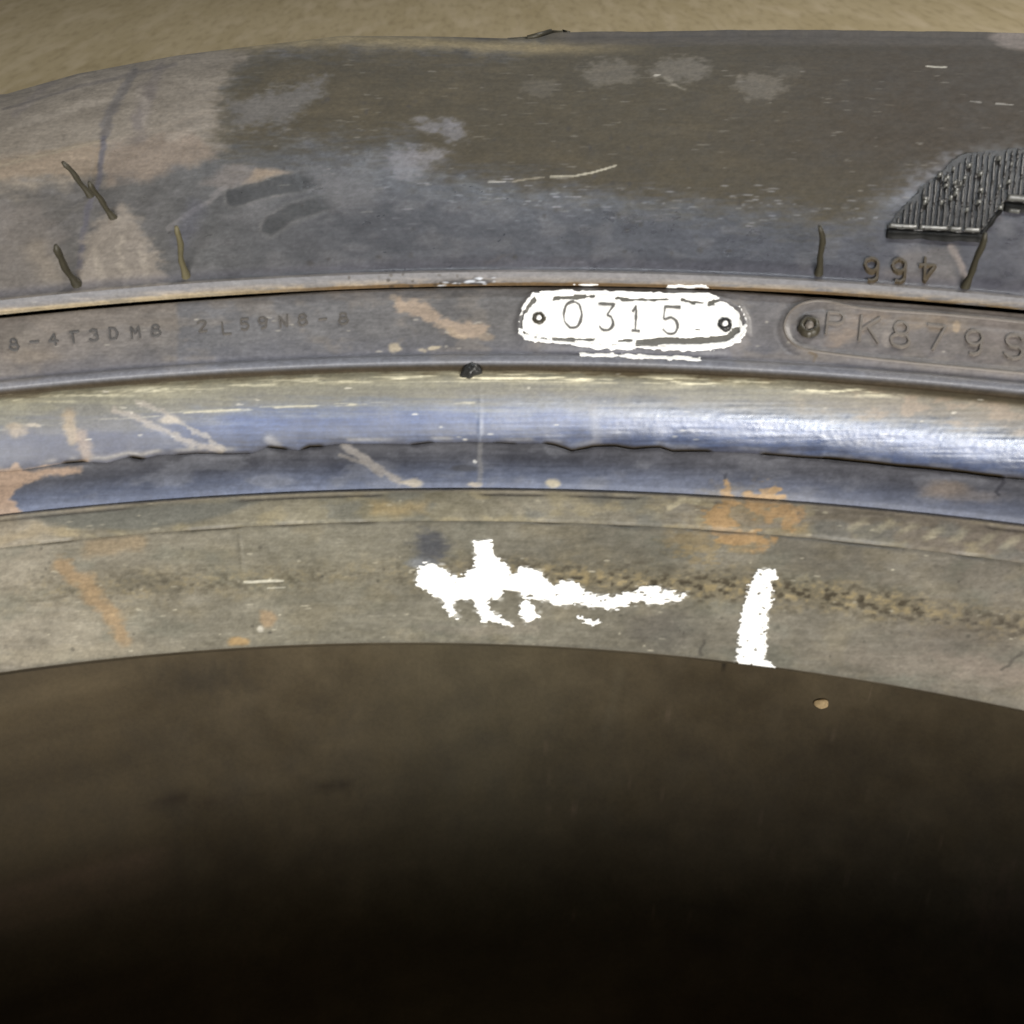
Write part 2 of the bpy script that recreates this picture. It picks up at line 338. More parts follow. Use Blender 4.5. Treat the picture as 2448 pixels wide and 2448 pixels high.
        cv.blob(c, 985, 1154, 26, 7, (176, 164, 142), .8); cv.blob(c, 1322, 1155, 18, 9, (180, 168, 140), .9); cv.blob(c, 1135, 1157, 20, 5, (164, 152, 134), .8)
        cv.blob(c, 1110, 1120, 32, 8, (66, 68, 76), .8, .3, 3); cv.blob(c, 1136, 1104, 6, 4, (200, 200, 196), .9)
        cv.blob(c, 2260, 1172, 55, 18, (132, 118, 106), .8, .6, 12); cv.blob(c, 2330, 1190, 60, 14, (124, 116, 112), .6, .7, 12)
        cv.line(c, [(2395, 1145), (2388, 1185)], 5, (54, 54, 62), .8); cv.line(c, [(1736, 1130), (1733, 1155)], 4, (66, 68, 78), .6)
        cv.line(c, [(1148, 1060), (1146, 1155)], 6, (128, 126, 124), .5, .6, 5)
        for b in RUST: cv.blob(c, *b)
        for P, w_ in RLINE: cv.line(c, P, w_, (172, 138, 94), .75, .4, 24, 20)
        g += -.1+.3*(1-sstep(.1, .3, t))+.1*(1-sstep(500, 1500, u))
    elif seg == 'bead_heel':
        tw = t+.16*cv.str+.16*cv.n1+.05*cv.big
        c = ramp(tw, [(0, (66, 70, 88)), (.14, (60, 73, 106)), (.36, (60, 82, 132)), (.52, (92, 100, 116)), (.66, (112, 111, 106)), (.82, (126, 123, 106)), (.93, (134, 127, 102)), (1, (96, 82, 56))]).copy()  # the blue is a cool reflection painted into the base colour
        c += (cv.big*20+cv.n1*12+cv.f*8+cv.str*22)[:, None]
        lf = (1-sstep(250, 620, u)); mixin(c, lf*.75*(1-sstep(.5, .65, tw)), (78, 79, 92)); mixin(c, sstep(.45, .65, tw)*(1-sstep(900, 1500, u))*.25, (126, 124, 104))
        rt = sstep(1750, 2200, u)*sstep(.5, .7, tw); mixin(c, rt*.5, (124, 112, 100)); mixin(c, rt*sstep(.03, .2, cv.n1)*.6, (156, 136, 116))
        mixin(c, sstep(1900, 2300, u)*sstep(.86, .93, t)*.8, (78, 68, 48))
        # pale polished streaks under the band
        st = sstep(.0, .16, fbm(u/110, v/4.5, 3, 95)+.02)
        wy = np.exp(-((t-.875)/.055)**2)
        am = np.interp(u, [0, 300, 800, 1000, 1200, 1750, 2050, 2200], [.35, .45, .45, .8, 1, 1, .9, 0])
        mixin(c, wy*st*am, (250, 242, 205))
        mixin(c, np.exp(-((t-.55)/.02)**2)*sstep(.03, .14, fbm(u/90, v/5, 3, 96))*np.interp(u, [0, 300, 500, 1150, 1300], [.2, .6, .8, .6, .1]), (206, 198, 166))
        cv.poly(c, [(60, 1010), (150, 975), (240, 968), (300, 998), (360, 1028), (300, 1032), (200, 1030), (90, 1040)], (100, 100, 100), .55, 10, 8)
        cv.line(c, [(275, 978), (330, 1000), (400, 1035), (460, 1064), (520, 1076)], 8, (156, 147, 137), .75, .7, 10, 12)
        cv.line(c, [(325, 964), (400, 990), (455, 1022), (500, 1052), (530, 1070)], 5, (154, 146, 136), .7, .7, 10, 12); cv.blob(c, 405, 1002, 24, 12, (176, 164, 146), .8, .5, 6)
        cv.line(c, [(166, 995), (172, 1050)], 15, (156, 138, 112), .8, .6, 10, 8); cv.line(c, [(195, 1045), (205, 1088)], 16, (146, 128, 112), .75, .6, 10, 8)
        cv.blob(c, 40, 1028, 26, 14, (158, 142, 120), .7, .6, 12, .6); cv.blob(c, 80, 1018, 16, 6, (180, 168, 150), .7)
        cv.line(c, [(640, 1048), (665, 1068)], 10, (150, 148, 148), .6, .8, 6)
        cv.line(c, [(1146, 970), (1146, 1052)], 5, (140, 146, 160), .4, .6, 6, 6); cv.line(c, [(1420, 970), (1425, 1060)], 12, (132, 130, 134), .4, .8, 8)
        cv.poly(c, [(-30, 1132), (20, 1118), (38, 1104), (54, 1118), (120, 1112), (210, 1098), (205, 1112), (100, 1130)], (160, 134, 112), .9, 5, 8, 6)
        flecks(cv, c, 40, 0, 2448, 890, 1060, (206, 200, 184), .8, 4, 10, 1.8, 321)
        o = crack_open(u); mixin(c, o*np.exp(-(t*SEGL[seg][-1]/.0004)**2), (52, 42, 26))
        mixin(c, np.exp(-((t*SEGL[seg][-1]-.0008)/.0004)**2)*np.interp(u, [0, 900, 1300, 2448], [.6, .5, .3, .2])*sstep(-.1, .15, fbm(u/50, v*0, 2, 29)), (172, 164, 148))
        g += -.27*(1-sstep(.45, .8, tw))+.30*(1-sstep(700, 1900, u)); mixin(c, sstep(.955, .975, t)*np.interp(u, [0, 100, 1100, 1900, 2448], [.4, .8, .8, .9, .95]), (58, 46, 28))  # last mix: crease shade in the groove put into the colour
    elif seg == 'rim_band':
        c = ramp(u, [(0, (124, 116, 110)), (420, (116, 112, 110)), (430, (106, 106, 110)), (1200, (108, 106, 106)), (1800, (106, 103, 105)), (2448, (116, 108, 103))]).copy()
        c += (cv.big*26+cv.n1*18+cv.f*9)[:, None]
        mixin(c, (1-sstep(.1, .5, t+.2*cv.n1))*.5, (104, 106, 118))
        mixin(c, sstep(.03, .22, fbm(u/80, v/45, 4, 35))*.5, (132, 124, 116))
        mixin(c, (1-sstep(.05, .13, t))*.6, (108, 113, 126))  # thin light blue highlight of the lip, painted in
        mixin(c, np.exp(-((t-.16)/.03)**2)*.5, (84, 86, 98))
        cv.line(c, [(942, 712), (965, 730)], 8, (156, 144, 130), .8, .5, 5, 6)
        cv.line(c, [(965, 730), (1010, 742), (1050, 768), (1095, 785), (1150, 792)], 17, (170, 150, 130), .9, .45, 12, 16); cv.line(c, [(1080, 795), (1110, 802)], 8, (176, 156, 132), .8); cv.blob(c, 1165, 808, 18, 10, (160, 142, 122), .7)
        cv.blob(c, 940, 832, 14, 12, (186, 172, 146), .85, .4, 10, .6); cv.blob(c, 1040, 830, 16, 4, (196, 182, 154), .8); cv.blob(c, 1010, 836, 12, 4, (176, 164, 142), .7)
        cv.poly(c, [(60, 760), (200, 740), (420, 720), (424, 790), (300, 780), (120, 800)], (132, 122, 112), .45, 6, 10)
        cv.blob(c, 2020, 805, 46, 20, (146, 128, 112), .7, .6, 14, .5, -.4); cv.blob(c, 2070, 760, 44, 14, (140, 122, 106), .6, .6, 14, .5); cv.blob(c, 2230, 775, 90, 16, (142, 124, 104), .6, .6, 14, .6, .1); cv.blob(c, 2283, 783, 9, 14, (172, 150, 122), .8)
        cv.blob(c, 2120, 812, 12, 20, (150, 140, 132), .6); cv.blob(c, 2380, 800, 60, 40, (122, 112, 108), .5, .6, 14)
        md = d_line(MOULD, u, v); mixin(c, np.exp(-(md/8)**2)*.45, (146, 136, 126)); mixin(c, np.exp(-((md-13)/4)**2)*.2, (84, 78, 72))
        cv.line(c, [(1935, 845), (1942, 852)], 5, (110, 90, 60), .5)
        cv.blob(c, 30, 812, 40, 30, (136, 128, 118), .5, .7, 14); cv.blob(c, 80, 850, 60, 18, (142, 130, 116), .6, .7, 14)
        flecks(cv, c, 30, 0, 2448, 760, 850, (186, 180, 168), .7, 3, 8, 2, 331)
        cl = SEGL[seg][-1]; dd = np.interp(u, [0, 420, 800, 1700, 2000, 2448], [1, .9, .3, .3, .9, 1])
        mixin(c, np.exp(-((1-t)*cl/.0007)**2)*dd*.8, (70, 56, 36)); mixin(c, np.exp(-(t*cl/.0004)**2)*.9, (60, 48, 30))  # second mix: crease shade at the band's lower edge, as colour
        g += -.06
    elif seg == 'rim_ridge':
        c = ramp(t, [(0, (120, 98, 66)), (.25, (146, 128, 104)), (.5, (132, 124, 116)), (1, (122, 117, 114))]).copy()
        c += (cv.big*26+cv.n1*18+cv.f*10)[:, None]
        mixin(c, sstep(-.02, .12, fbm(u/70, v/8, 5, 345))*.8, (108, 106, 108)); mixin(c, (1-sstep(450, 900, u))*(1-sstep(.2, .5, t))*.7, (176, 160, 128)); mixin(c, sstep(.5, .8, t)*.75, (94, 94, 100)); mixin(c, sstep(900, 1100, u)*(1-sstep(1500, 1800, u))*.4, (112, 108, 108))  # greyer upper part: shadow line over the ridge painted in
        mixin(c, (1-sstep(.22, .3, t+.15*cv.n1))*np.interp(u, [600, 800, 2000, 2200], [0, 1, 1, 0]), (112, 88, 58))
        cv.blob(c, 1120, 672, 60, 9, (58, 56, 58), .8, .5, 8, .8); flecks(cv, c, 16, 1050, 1190, 664, 684, (200, 208, 220), .9, 4, 12, 2, 341); flecks(cv, c, 14, 820, 1100, 655, 690, (60, 52, 44), .8, 3, 6, 4, 342)
    else:  # sidewall
        c = ramp(u, [(0, (108, 103, 98)), (500, (91, 91, 92)), (900, (80, 81, 87)), (1700, (73, 75, 84)), (2448, (80, 80, 89))]).copy()
        c += (cv.big*22+cv.n1*12+cv.f*8)[:, None]
        mixin(c, sstep(.0, .25, fbm(u/60, v/30, 4, 45))*.35, (116, 114, 116))
        # dusty upper left
        cv.poly(c, [(-200, 60), (700, 60), (640, 120), (560, 170), (530, 260), (560, 330), (480, 380), (300, 420), (60, 450), (-200, 480)], (142, 132, 119), .88, 24, 40)
        cv.poly(c, [(-200, 400), (240, 345), (235, 420), (90, 425), (-200, 460)], (146, 128, 108), .7, 10, 12); cv.poly(c, [(245, 350), (450, 310), (520, 370), (360, 430), (255, 440)], (140, 124, 110), .7, 16, 20)
        mixin(c, np.exp(-((v-(398-.245*u))/7)**2)*(u < 245)*.75, (184, 168, 144))
        cv.line(c, [(318, 155), (262, 262), (248, 330)], 12, (106, 102, 102), .75, .6, 8, 10); cv.line(c, [(385, 150), (355, 220), (330, 300)], 12, (122, 114, 112), .5, .7, 12, 10); cv.line(c, [(348, 200), (330, 330)], 16, (118, 110, 108), .5, .8, 14)
        cv.line(c, [(248, 330), (236, 430), (210, 500), (192, 600), (183, 690)], 7, (98, 96, 106), .8, .6, 6); cv.line(c, [(30, 250), (110, 150)], 14, (120, 112, 112), .4, .8, 20)
        cv.line(c, [(560, 250), (420, 290), (260, 340)], 6, (160, 148, 134), .4, .8, 8)
        cv.poly(c, [(200, 560), (290, 490), (335, 540), (380, 610), (400, 680), (180, 700)], (144, 134, 123), .85, 16, 22, 24); cv.poly(c, [(-50, 470), (110, 500), (150, 560), (120, 690), (-50, 720)], (126, 118, 112), .5, 20, 30)
        cv.line(c, [(90, 600), (130, 660)], 30, (136, 124, 108), .5, .8, 16)
        cv.poly(c, [(580, 445), (610, 400), (700, 415), (640, 432)], (164, 142, 118), .8, 7, 8); cv.poly(c, [(480, 440), (560, 390), (600, 400), (600, 440), (540, 460)], (134, 124, 118), .6, 12, 14)
        for P in ([(20, 300), (140, 262), (250, 225)], [(60, 215), (190, 180), (300, 160)], [(330, 215), (350, 260), (345, 290)], [(400, 330), (480, 300), (540, 270)]): cv.line(c, P, 9, (166, 156, 144), .45, .9, 14, 8)
        for P in ([(225, 600), (250, 690)], [(285, 570), (300, 690)], [(340, 600), (352, 690)]): cv.line(c, P, 7, (166, 156, 142), .5, .9, 16, 6)
        cv.line(c, [(0, 226), (180, 184), (420, 146)], 5, (104, 98, 96), .6, .8, 4)
        # two finger-shaped clean prints
        for P in ([(560, 474), (610, 456), (680, 442), (760, 424)], [(648, 540), (690, 512), (740, 496), (790, 478)]):
            cv.line(c, P, 27, (128, 125, 122), .38, .25, 6); cv.line(c, P, 21, (68, 69, 71), .85, .2, 6, 4)
        cv.poly(c, [(730, 400), (900, 400), (900, 500), (800, 505), (745, 440)], (100, 99, 102), .85, 22, 20)
        cv.line(c, [(400, 545), (480, 495), (540, 450)], 7, (134, 130, 130), .6, .6, 8); cv.line(c, [(470, 500), (430, 580)], 22, (96, 97, 110), .5, .8, 14)
        # clean dark rubber patch, brown reflection of the surroundings painted into its colour
        DP = [(545, 190), (600, 130), (700, 108), (1200, 112), (1320, 60), (2600, 40), (2600, 350), (2448, 352), (2330, 370), (2200, 420), (2110, 480), (2060, 520), (1960, 530), (1860, 505), (1650, 492), (1500, 470), (1380, 450), (1250, 440), (1120, 415), (1000, 400), (960, 340), (900, 352), (760, 340), (600, 360), (545, 330), (530, 240)]
        sdp = d_poly(DP, u+60*cv.n1+26*cv.f, v+44*cv.n2+18*cv.f+40*fbm(u/110, v/7, 4, 97))
        mixin(c, .93*sstep(-46-30*sstep(250, 400, v), 60, sdp+90*fbm(u/30, v/5, 5, 98)), (77, 69, 51))
        mixin(c, sstep(.02, .2, fbm(u/130, v/40, 5, 99))*.35*sstep(0, 40, sdp), (92, 82, 62))
        dk = sstep(1500, 2350, u)*(1-sstep(330, 520, v)); mixin(c, dk*.8, (60, 51, 42))
        mixin(c, np.exp(-((v-108)/(17+20*cv.n1))**2)*sstep(450, 620, u)*(1-sstep(1250, 1650, u))*.9, (158, 141, 102))  # tan band paints the highlight along the shoulder
        mixin(c, (1-sstep(90, 108, v))*sstep(1270, 1380, u)*.7, (92, 86, 82))
        cv.poly(c, [(2330, 60), (2400, 100), (2448, 108), (2600, 110), (2600, 40)], (150, 138, 132), .9, 8, 10)
        cv.poly(c, [(545, 245), (620, 225), (780, 190), (760, 240), (690, 300), (570, 305)], (112, 110, 112), .7, 16, 16, 30)
        for b in ((980, 395, 50, 34), (1010, 370, 60, 22), (1085, 320, 30, 24), (1050, 300, 60, 16)): cv.blob(c, *b, (126, 125, 132), .75, .5, 16, .9)
        # four round wipe marks
        for x, y, rx, ry, a in ((1290, 205, 42, 22, .45), (1455, 170, 66, 34, .7), (1628, 162, 68, 32, .85), (1817, 205, 56, 34, .75), (1885, 165, 30, 16, .3)):
            cv.blob(c, x, y, rx, ry, (124, 118, 110), a*.8, .28, 12, .8); cv.blob(c, x-6, y+6, rx*.5, ry*.4, (104, 98, 88), a*.35, .5, 6)
        cv.blob(c, 1570, 177, 9, 3, (205, 200, 188), .9); cv.line(c, [(1590, 188), (1640, 212)], 4, (150, 144, 132), .6, .6, 6, 6)
        # scratches
        cv.line(c, [(1168, 434), (1208, 434)], 2, (196, 194, 186), .8, .4, 1); cv.line(c, [(1225, 434), (1262, 428), (1300, 424)], 2, (150, 142, 124), .8, .4, 1); cv.line(c, [(1316, 422), (1370, 421), (1420, 412), (1472, 396)], 2.4, (190, 184, 164), .9, .4, 1); cv.line(c, [(2217, 152), (2236, 154), (2262, 154)], 2.2, (205, 202, 190), .85, .4, 1)
        cv.line(c, [(2320, 241), (2345, 243)], 1.8, (160, 158, 154), .7, .4, 1); cv.line(c, [(2380, 246), (2420, 249)], 1.8, (176, 174, 168), .75, .4, 1)
        cv.poly(c, [(2130, 480), (2200, 410), (2300, 360), (2270, 440), (2190, 500)], (112, 112, 122), .6, 14, 14, 20)
        cv.line(c, [(2272, 590), (2300, 640), (2308, 670)], 8, (164, 148, 140), .85, .5, 4); cv.poly(c, [(2060, 690), (2160, 600), (2280, 580), (2300, 690)], (124, 116, 110), .6, 20, 20)
        cv.line(c, [(1160, 625), (1220, 602)], 3, (84, 82, 84), .8); cv.line(c, [(1180, 655), (1250, 640), (1400, 632)], 6, (126, 126, 134), .5, .7, 12); cv.blob(c, 1350, 625, 40, 12, (86, 85, 90), .5, .7, 10)
        r = np.random.default_rng(55)
        for _ in range(70):
            x = r.uniform(650, 1800); y = r.uniform(230, 660); cv.blob(c, x, y, r.uniform(3, 8), r.uniform(3, 7), (66, 62, 58), r.uniform(.3, .75), .5, 5)
        flecks(cv, c, 210, 620, 2448, 150, 520, (134, 130, 124), .6, 4, 16, 1.3, 351, 0.0)  # pale ticks here and below are glints painted as colour
        flecks(cv, c, 90, 1200, 2100, 440, 540, (146, 146, 152), .7, 4, 16, 1.4, 352); flecks(cv, c, 40, 900, 1300, 420, 560, (132, 132, 138), .7, 4, 16, 1.5, 353)
        L = SEGL[seg][-1]; s = t*L
        mixin(c, np.exp(-((s-.0018)/.0011)**2)*.55, (84, 84, 94))  # shadow line just above the ridge, put into the colour
        mixin(c, (s < .0006)*.5, (140, 130, 120))
        dp = sstep(-34, 46, sdp); g = .37+.10*cv.n1-.14*cv.f+.42*dp-.03*sstep(800, 1600, u)
    n5 = fbm(u/7, v/4, 3, 401); n6 = fbm(u/38, v/3.5, 3, 402); n7 = fbm(u/3, v/2.2, 2, 403)
    vis = sstep(TH0, TH0+.02, th)*(1-sstep(TH1-.02, TH1, th))
    c *= (1+vis*(.20*n5+(.09 if seg == 'bead_heel' else .15)*n6+.12*n7))[:, None]
    gy = c.mean(1, keepdims=True); c = gy+(c-gy)*.84
    c = np.clip(c, 18, 252)
    return lin(c)/KEY, np.clip(g, .2, .9)
_o = (176, 139, 90)
RLINE = (([(1722, 1232), (1728, 1262), (1745, 1283), (1795, 1295), (1832, 1300)], 17), ([(1732, 1190), (1752, 1202)], 13), ([(1790, 1192), (1806, 1222), (1840, 1238), (1862, 1228)], 15), ([(1825, 1172), (1868, 1184)], 13), ([(1872, 1215), (1896, 1230), (1880, 1250)], 13), ([(1738, 1155), (1737, 1178)], 7))
RUST = [(1720, 1238, 36, 20, _o, .95, .15, 22, 1.0), (1735, 1200, 26, 12, _o, .9, .15, 20, 1.0), (1738, 1165, 9, 18, (162, 136, 108), .8, .4, 10, .6), (1775, 1290, 70, 16, _o, .9, .15, 24, 1.0),
        (1820, 1298, 18, 9, _o, .9, .4, 8, .5), (1850, 1180, 30, 14, (178, 146, 104), .9, .15, 20, 1.0), (1815, 1205, 36, 26, (166, 132, 92), .85, .2, 26, 1.4), (1880, 1225, 40, 26, (168, 134, 96), .7, .2, 26, 1.6),
        (1900, 1262, 30, 9, (160, 136, 92), .5, .6, 16, 1.0), (1655, 1290, 60, 28, (152, 128, 84), .5, .7, 26, 1.2), (1680, 1325, 44, 18, (150, 130, 90), .5, .2, 26, 1.6), (1770, 1312, 40, 10, (150, 128, 86), .5, .6, 16, 1),
        (1770, 1225, 100, 50, (136, 116, 84), .45, .7, 26, 1.0)]

# ------------------------------------------------------------------ materials
def rubber(name, base=None, rough=None, bump=.2, scale=1.0, spec=.5, coat=0.0):
    m = bpy.data.materials.new(name); m.use_nodes = True; nt = m.node_tree; N = nt.nodes; Lk = nt.links
    b = N['Principled BSDF']; b.inputs['Specular IOR Level'].default_value = spec
    tc = N.new('ShaderNodeTexCoord')
    n1 = N.new('ShaderNodeTexNoise'); n1.inputs['Scale'].default_value = 1100*scale; n1.inputs['Detail'].default_value = 4; n1.inputs['Roughness'].default_value = .65
    Lk.new(tc.outputs['Object'], n1.inputs['Vector'])
    n2 = N.new('ShaderNodeTexNoise'); n2.inputs['Scale'].default_value = 160*scale; n2.inputs['Detail'].default_value = 5
    Lk.new(tc.outputs['Object'], n2.inputs['Vector'])
    r1 = N.new('ShaderNodeMapRange'); r1.inputs[1].default_value = .25; r1.inputs[2].default_value = .75; r1.inputs[3].default_value = .88; r1.inputs[4].default_value = 1.12
    Lk.new(n1.outputs['Fac'], r1.inputs[0])
    r2 = N.new('ShaderNodeMapRange'); r2.inputs[1].default_value = .3; r2.inputs[2].default_value = .7; r2.inputs[3].default_value = .88; r2.inputs[4].default_value = 1.12
    Lk.new(n2.outputs['Fac'], r2.inputs[0])
    mu = N.new('ShaderNodeMath'); mu.operation = 'MULTIPLY'; Lk.new(r1.outputs[0], mu.inputs[0]); Lk.new(r2.outputs[0], mu.inputs[1])
    vm = N.new('ShaderNodeVectorMath'); vm.operation = 'SCALE'; Lk.new(mu.outputs[0], vm.inputs['Scale'])
    if base is None:
        a = N.new('ShaderNodeAttribute'); a.attribute_name = 'stain_light'; Lk.new(a.outputs['Color'], vm.inputs[0])
        g = N.new('ShaderNodeAttribute'); g.attribute_name = 'rough'
        ad = N.new('ShaderNodeMath'); ad.operation = 'MULTIPLY_ADD'; Lk.new(n2.outputs['Fac'], ad.inputs[0]); ad.inputs[1].default_value = .3; Lk.new(g.outputs['Fac'], ad.inputs[2])
        sb = N.new('ShaderNodeMath'); sb.operation = 'SUBTRACT'; Lk.new(ad.outputs[0], sb.inputs[0]); sb.inputs[1].default_value = .15
        Lk.new(sb.outputs[0], b.inputs['Roughness'])
    else:
        vm.inputs[0].default_value = base; b.inputs['Roughness'].default_value = rough
    Lk.new(vm.outputs[0], b.inputs['Base Color'])
    bp = N.new('ShaderNodeBump'); bp.inputs['Strength'].default_value = bump; bp.inputs['Distance'].default_value = .0003
    Lk.new(n1.outputs['Fac'], bp.inputs['Height']); Lk.new(bp.outputs['Normal'], b.inputs['Normal'])
    return m
def A(r, g, b): return tuple(lin((r, g, b))/KEY)
M_tyre = rubber('weathered_rubber', None, None, .09, 1, .40)
M_bead = rubber('polished_bead_rubber', None, None, .025, 1, .6)
M_liner = rubber('inner_liner_rubber', (.105, .082, .054), .75, .3, .5, .3)
M_dark = rubber('black_rubber', (.020, .020, .019), .38, .3)
M_tread = rubber('tread_rubber', (.03, .03, .03), .8)
M_white = rubber('white_paint', (.86, .86, .84), .5, .25, 1, .4)
M_hatch = rubber('damp_hatched_rubber', (.022, .020, .019), .42, .3, 1, .5)
M_glint = rubber('painted_glint_rubber', A(84, 84, 80), .3)
M_wall_shade = rubber('wall_shade_black', (.008, .008, .0075), .6, .2, 1, .15)
M_num = rubber('worn_numeral_rubber', (.11, .106, .098), .6)
M_plate = rubber('plate_rubber', A(100, 98, 92), .5)
M_mould = rubber('moulded_letter_rubber', A(112, 105, 98), .5)
M_letterd = rubber('dark_letter_rubber', A(86, 84, 83), .55)
M_letterd2 = rubber('faint_letter_rubber', A(92, 88, 84), .55)
M_letterb = rubber('brown_letter_rubber', A(72, 62, 46), .55)
M_nub = rubber('olive_nub_rubber', A(52, 48, 34), .6)
M_nubd = rubber('dusty_nub_rubber', A(92, 86, 62), .7)
M_screw = rubber('dark_screw_metal', (.04, .034, .022), .45)
M_silt = rubber('dry_tan_grit', (.62, .45, .24), .9)

# ------------------------------------------------------------------ mesh helpers
def link(name, verts, faces, mat, parent=None, smooth=True, attrs=None):
    me = bpy.data.meshes.new(name)
    if isinstance(faces, np.ndarray):
        nv, nf, k = len(verts), len(faces), faces.shape[1]
        me.vertices.add(nv); me.vertices.foreach_set('co', np.ascontiguousarray(verts, np.float32).ravel())
        me.loops.add(nf*k); me.loops.foreach_set('vertex_index', np.ascontiguousarray(faces, np.int32).ravel())
        me.polygons.add(nf); me.polygons.foreach_set('loop_start', np.arange(0, nf*k, k, dtype=np.int32))
        me.update(calc_edges=True)
    else:
        me.from_pydata([tuple(p) for p in verts], [], faces); me.update()
    if smooth: me.polygons.foreach_set('use_smooth', np.ones(len(me.polygons), bool))
    if attrs:
        c, g = attrs
        a = me.attributes.new('stain_light', 'FLOAT_COLOR', 'POINT'); a.data.foreach_set('color', np.c_[c, np.ones(len(c))].astype(np.float32).ravel())
        a = me.attributes.new('rough', 'FLOAT', 'POINT'); a.data.foreach_set('value', g.astype(np.float32))
    me.materials.append(mat)
    o = bpy.data.objects.new(name, me); COL.objects.link(o)
    if parent: o.parent = parent
    return o
def tag(o, label, cat, group=None):
    o['label'] = label; o['category'] = cat
    if group: o['group'] = group
def grid_faces(nr, nc, wrap):
    i = np.arange(nr-1)[:, None]; j = np.arange(nc if wrap else nc-1)[None]
    j2 = (j+1) % nc
    a = i*nc+j; b = i*nc+j2; c = (i+1)*nc+j2; d = (i+1)*nc+j
    return np.stack(np.broadcast_arrays(a, b, c, d), -1).reshape(-1, 4)

# ------------------------------------------------------------------ floor
fv = [(-14, -14, 0), (14, -14, 0), (14, 14, 0), (-14, 14, 0)]
mf = bpy.data.materials.new('dusty_concrete'); mf.use_nodes = True
N = mf.node_tree.nodes; Lk = mf.node_tree.links; b = N['Principled BSDF']; b.inputs['Roughness'].default_value = .85
tc = N.new('ShaderNodeTexCoord'); mr = N.new('ShaderNodeMapping'); mr.inputs['Rotation'].default_value = (0, 0, .28); Lk.new(tc.outputs['Object'], mr.inputs['Vector']); mp = N.new('ShaderNodeMapping'); mp.inputs['Scale'].default_value = (1, .24, 1); Lk.new(mr.outputs[0], mp.inputs['Vector'])
def nz(sc, det):
    n = N.new('ShaderNodeTexNoise'); n.inputs['Scale'].default_value = sc; n.inputs['Detail'].default_value = det; Lk.new(mp.outputs[0], n.inputs['Vector']); return n
na, nb, nc_ = nz(12, 9), nz(90, 9), nz(30, 8)
cr = N.new('ShaderNodeValToRGB'); e = cr.color_ramp.elements
e[0].position = .2; e[0].color = (.36, .285, .155, 1); e[1].position = .8; e[1].color = (.47, .385, .24, 1); Lk.new(na.outputs['Fac'], cr.inputs[0])
c2 = N.new('ShaderNodeValToRGB'); e = c2.color_ramp.elements
e[0].position = .30; e[0].color = (.55, .52, .46, 1); e[1].position = .52; e[1].color = (1, 1, 1, 1); Lk.new(nb.outputs['Fac'], c2.inputs[0])
mx = N.new('ShaderNodeMix'); mx.data_type = 'RGBA'; mx.blend_type = 'MULTIPLY'; mx.inputs[0].default_value = .45
Lk.new(cr.outputs[0], mx.inputs[6]); Lk.new(c2.outputs[0], mx.inputs[7])
c3 = N.new('ShaderNodeValToRGB'); e = c3.color_ramp.elements; e[0].position = .5; e[0].color = (0, 0, 0, 1); e[1].position = .75; e[1].color = (1, 1, 1, 1); Lk.new(nc_.outputs['Fac'], c3.inputs[0])
m2 = N.new('ShaderNodeMix'); m2.data_type = 'RGBA'; Lk.new(c3.outputs[0], m2.inputs[0]); Lk.new(mx.outputs[2], m2.inputs[6]); m2.inputs[7].default_value = (.50, .41, .27, 1)
Lk.new(m2.outputs[2], b.inputs['Base Color'])
bp = N.new('ShaderNodeBump'); bp.inputs['Strength'].default_value = .3; bp.inputs['Distance'].default_value = .002; Lk.new(nb.outputs['Fac'], bp.inputs['Height']); Lk.new(bp.outputs[0], b.inputs['Normal'])
floor = link('floor', fv, [(0, 1, 2, 3)], mf, smooth=False); floor['kind'] = 'structure'; floor['label'] = 'dusty olive brown concrete floor behind the tyre'

# ------------------------------------------------------------------ tyre
tyre = bpy.data.objects.new('truck_tyre', None); COL.objects.link(tyre); tyre.empty_display_size = .1
tag(tyre, 'worn dusty black tyre lying flat, its bead daubed with white paint', 'tyre')

NC = 1000
TH = np.r_[np.linspace(TH0, TH1, NC), np.linspace(TH1, TH0+2*math.pi, 130)[1:-1]]
ROWS = {'bead_seat': 96, 'bead_step': 30, 'bead_rib': 34, 'bead_heel': 68, 'rim_band': 92, 'rim_ridge': 18}
def rows_of(seg):
    if seg == 'sidewall':
        return np.r_[np.linspace(0, .04, 24, endpoint=False), np.linspace(.04, .70, 300, endpoint=False), np.linspace(.70, 1, 30)]
    return np.linspace(0, 1, ROWS[seg])
PART = {}
for seg in ORDER:
    tr = rows_of(seg); T2, H2 = np.meshgrid(tr, TH, indexing='ij')
    t = T2.ravel(); th = H2.ravel()
    u, v = uv_of(seg, th, t)
    P = surf0(seg, th, t)+normal0(seg, th, t)*disp(seg, u, v, t, th)[:, None]
    c, g = colour(seg, u, v, t, th)
    PART[seg] = link(seg, P, grid_faces(len(tr), len(TH), True), M_bead if seg in ('bead_heel', 'bead_rib') else M_tyre, tyre, attrs=(c, g))
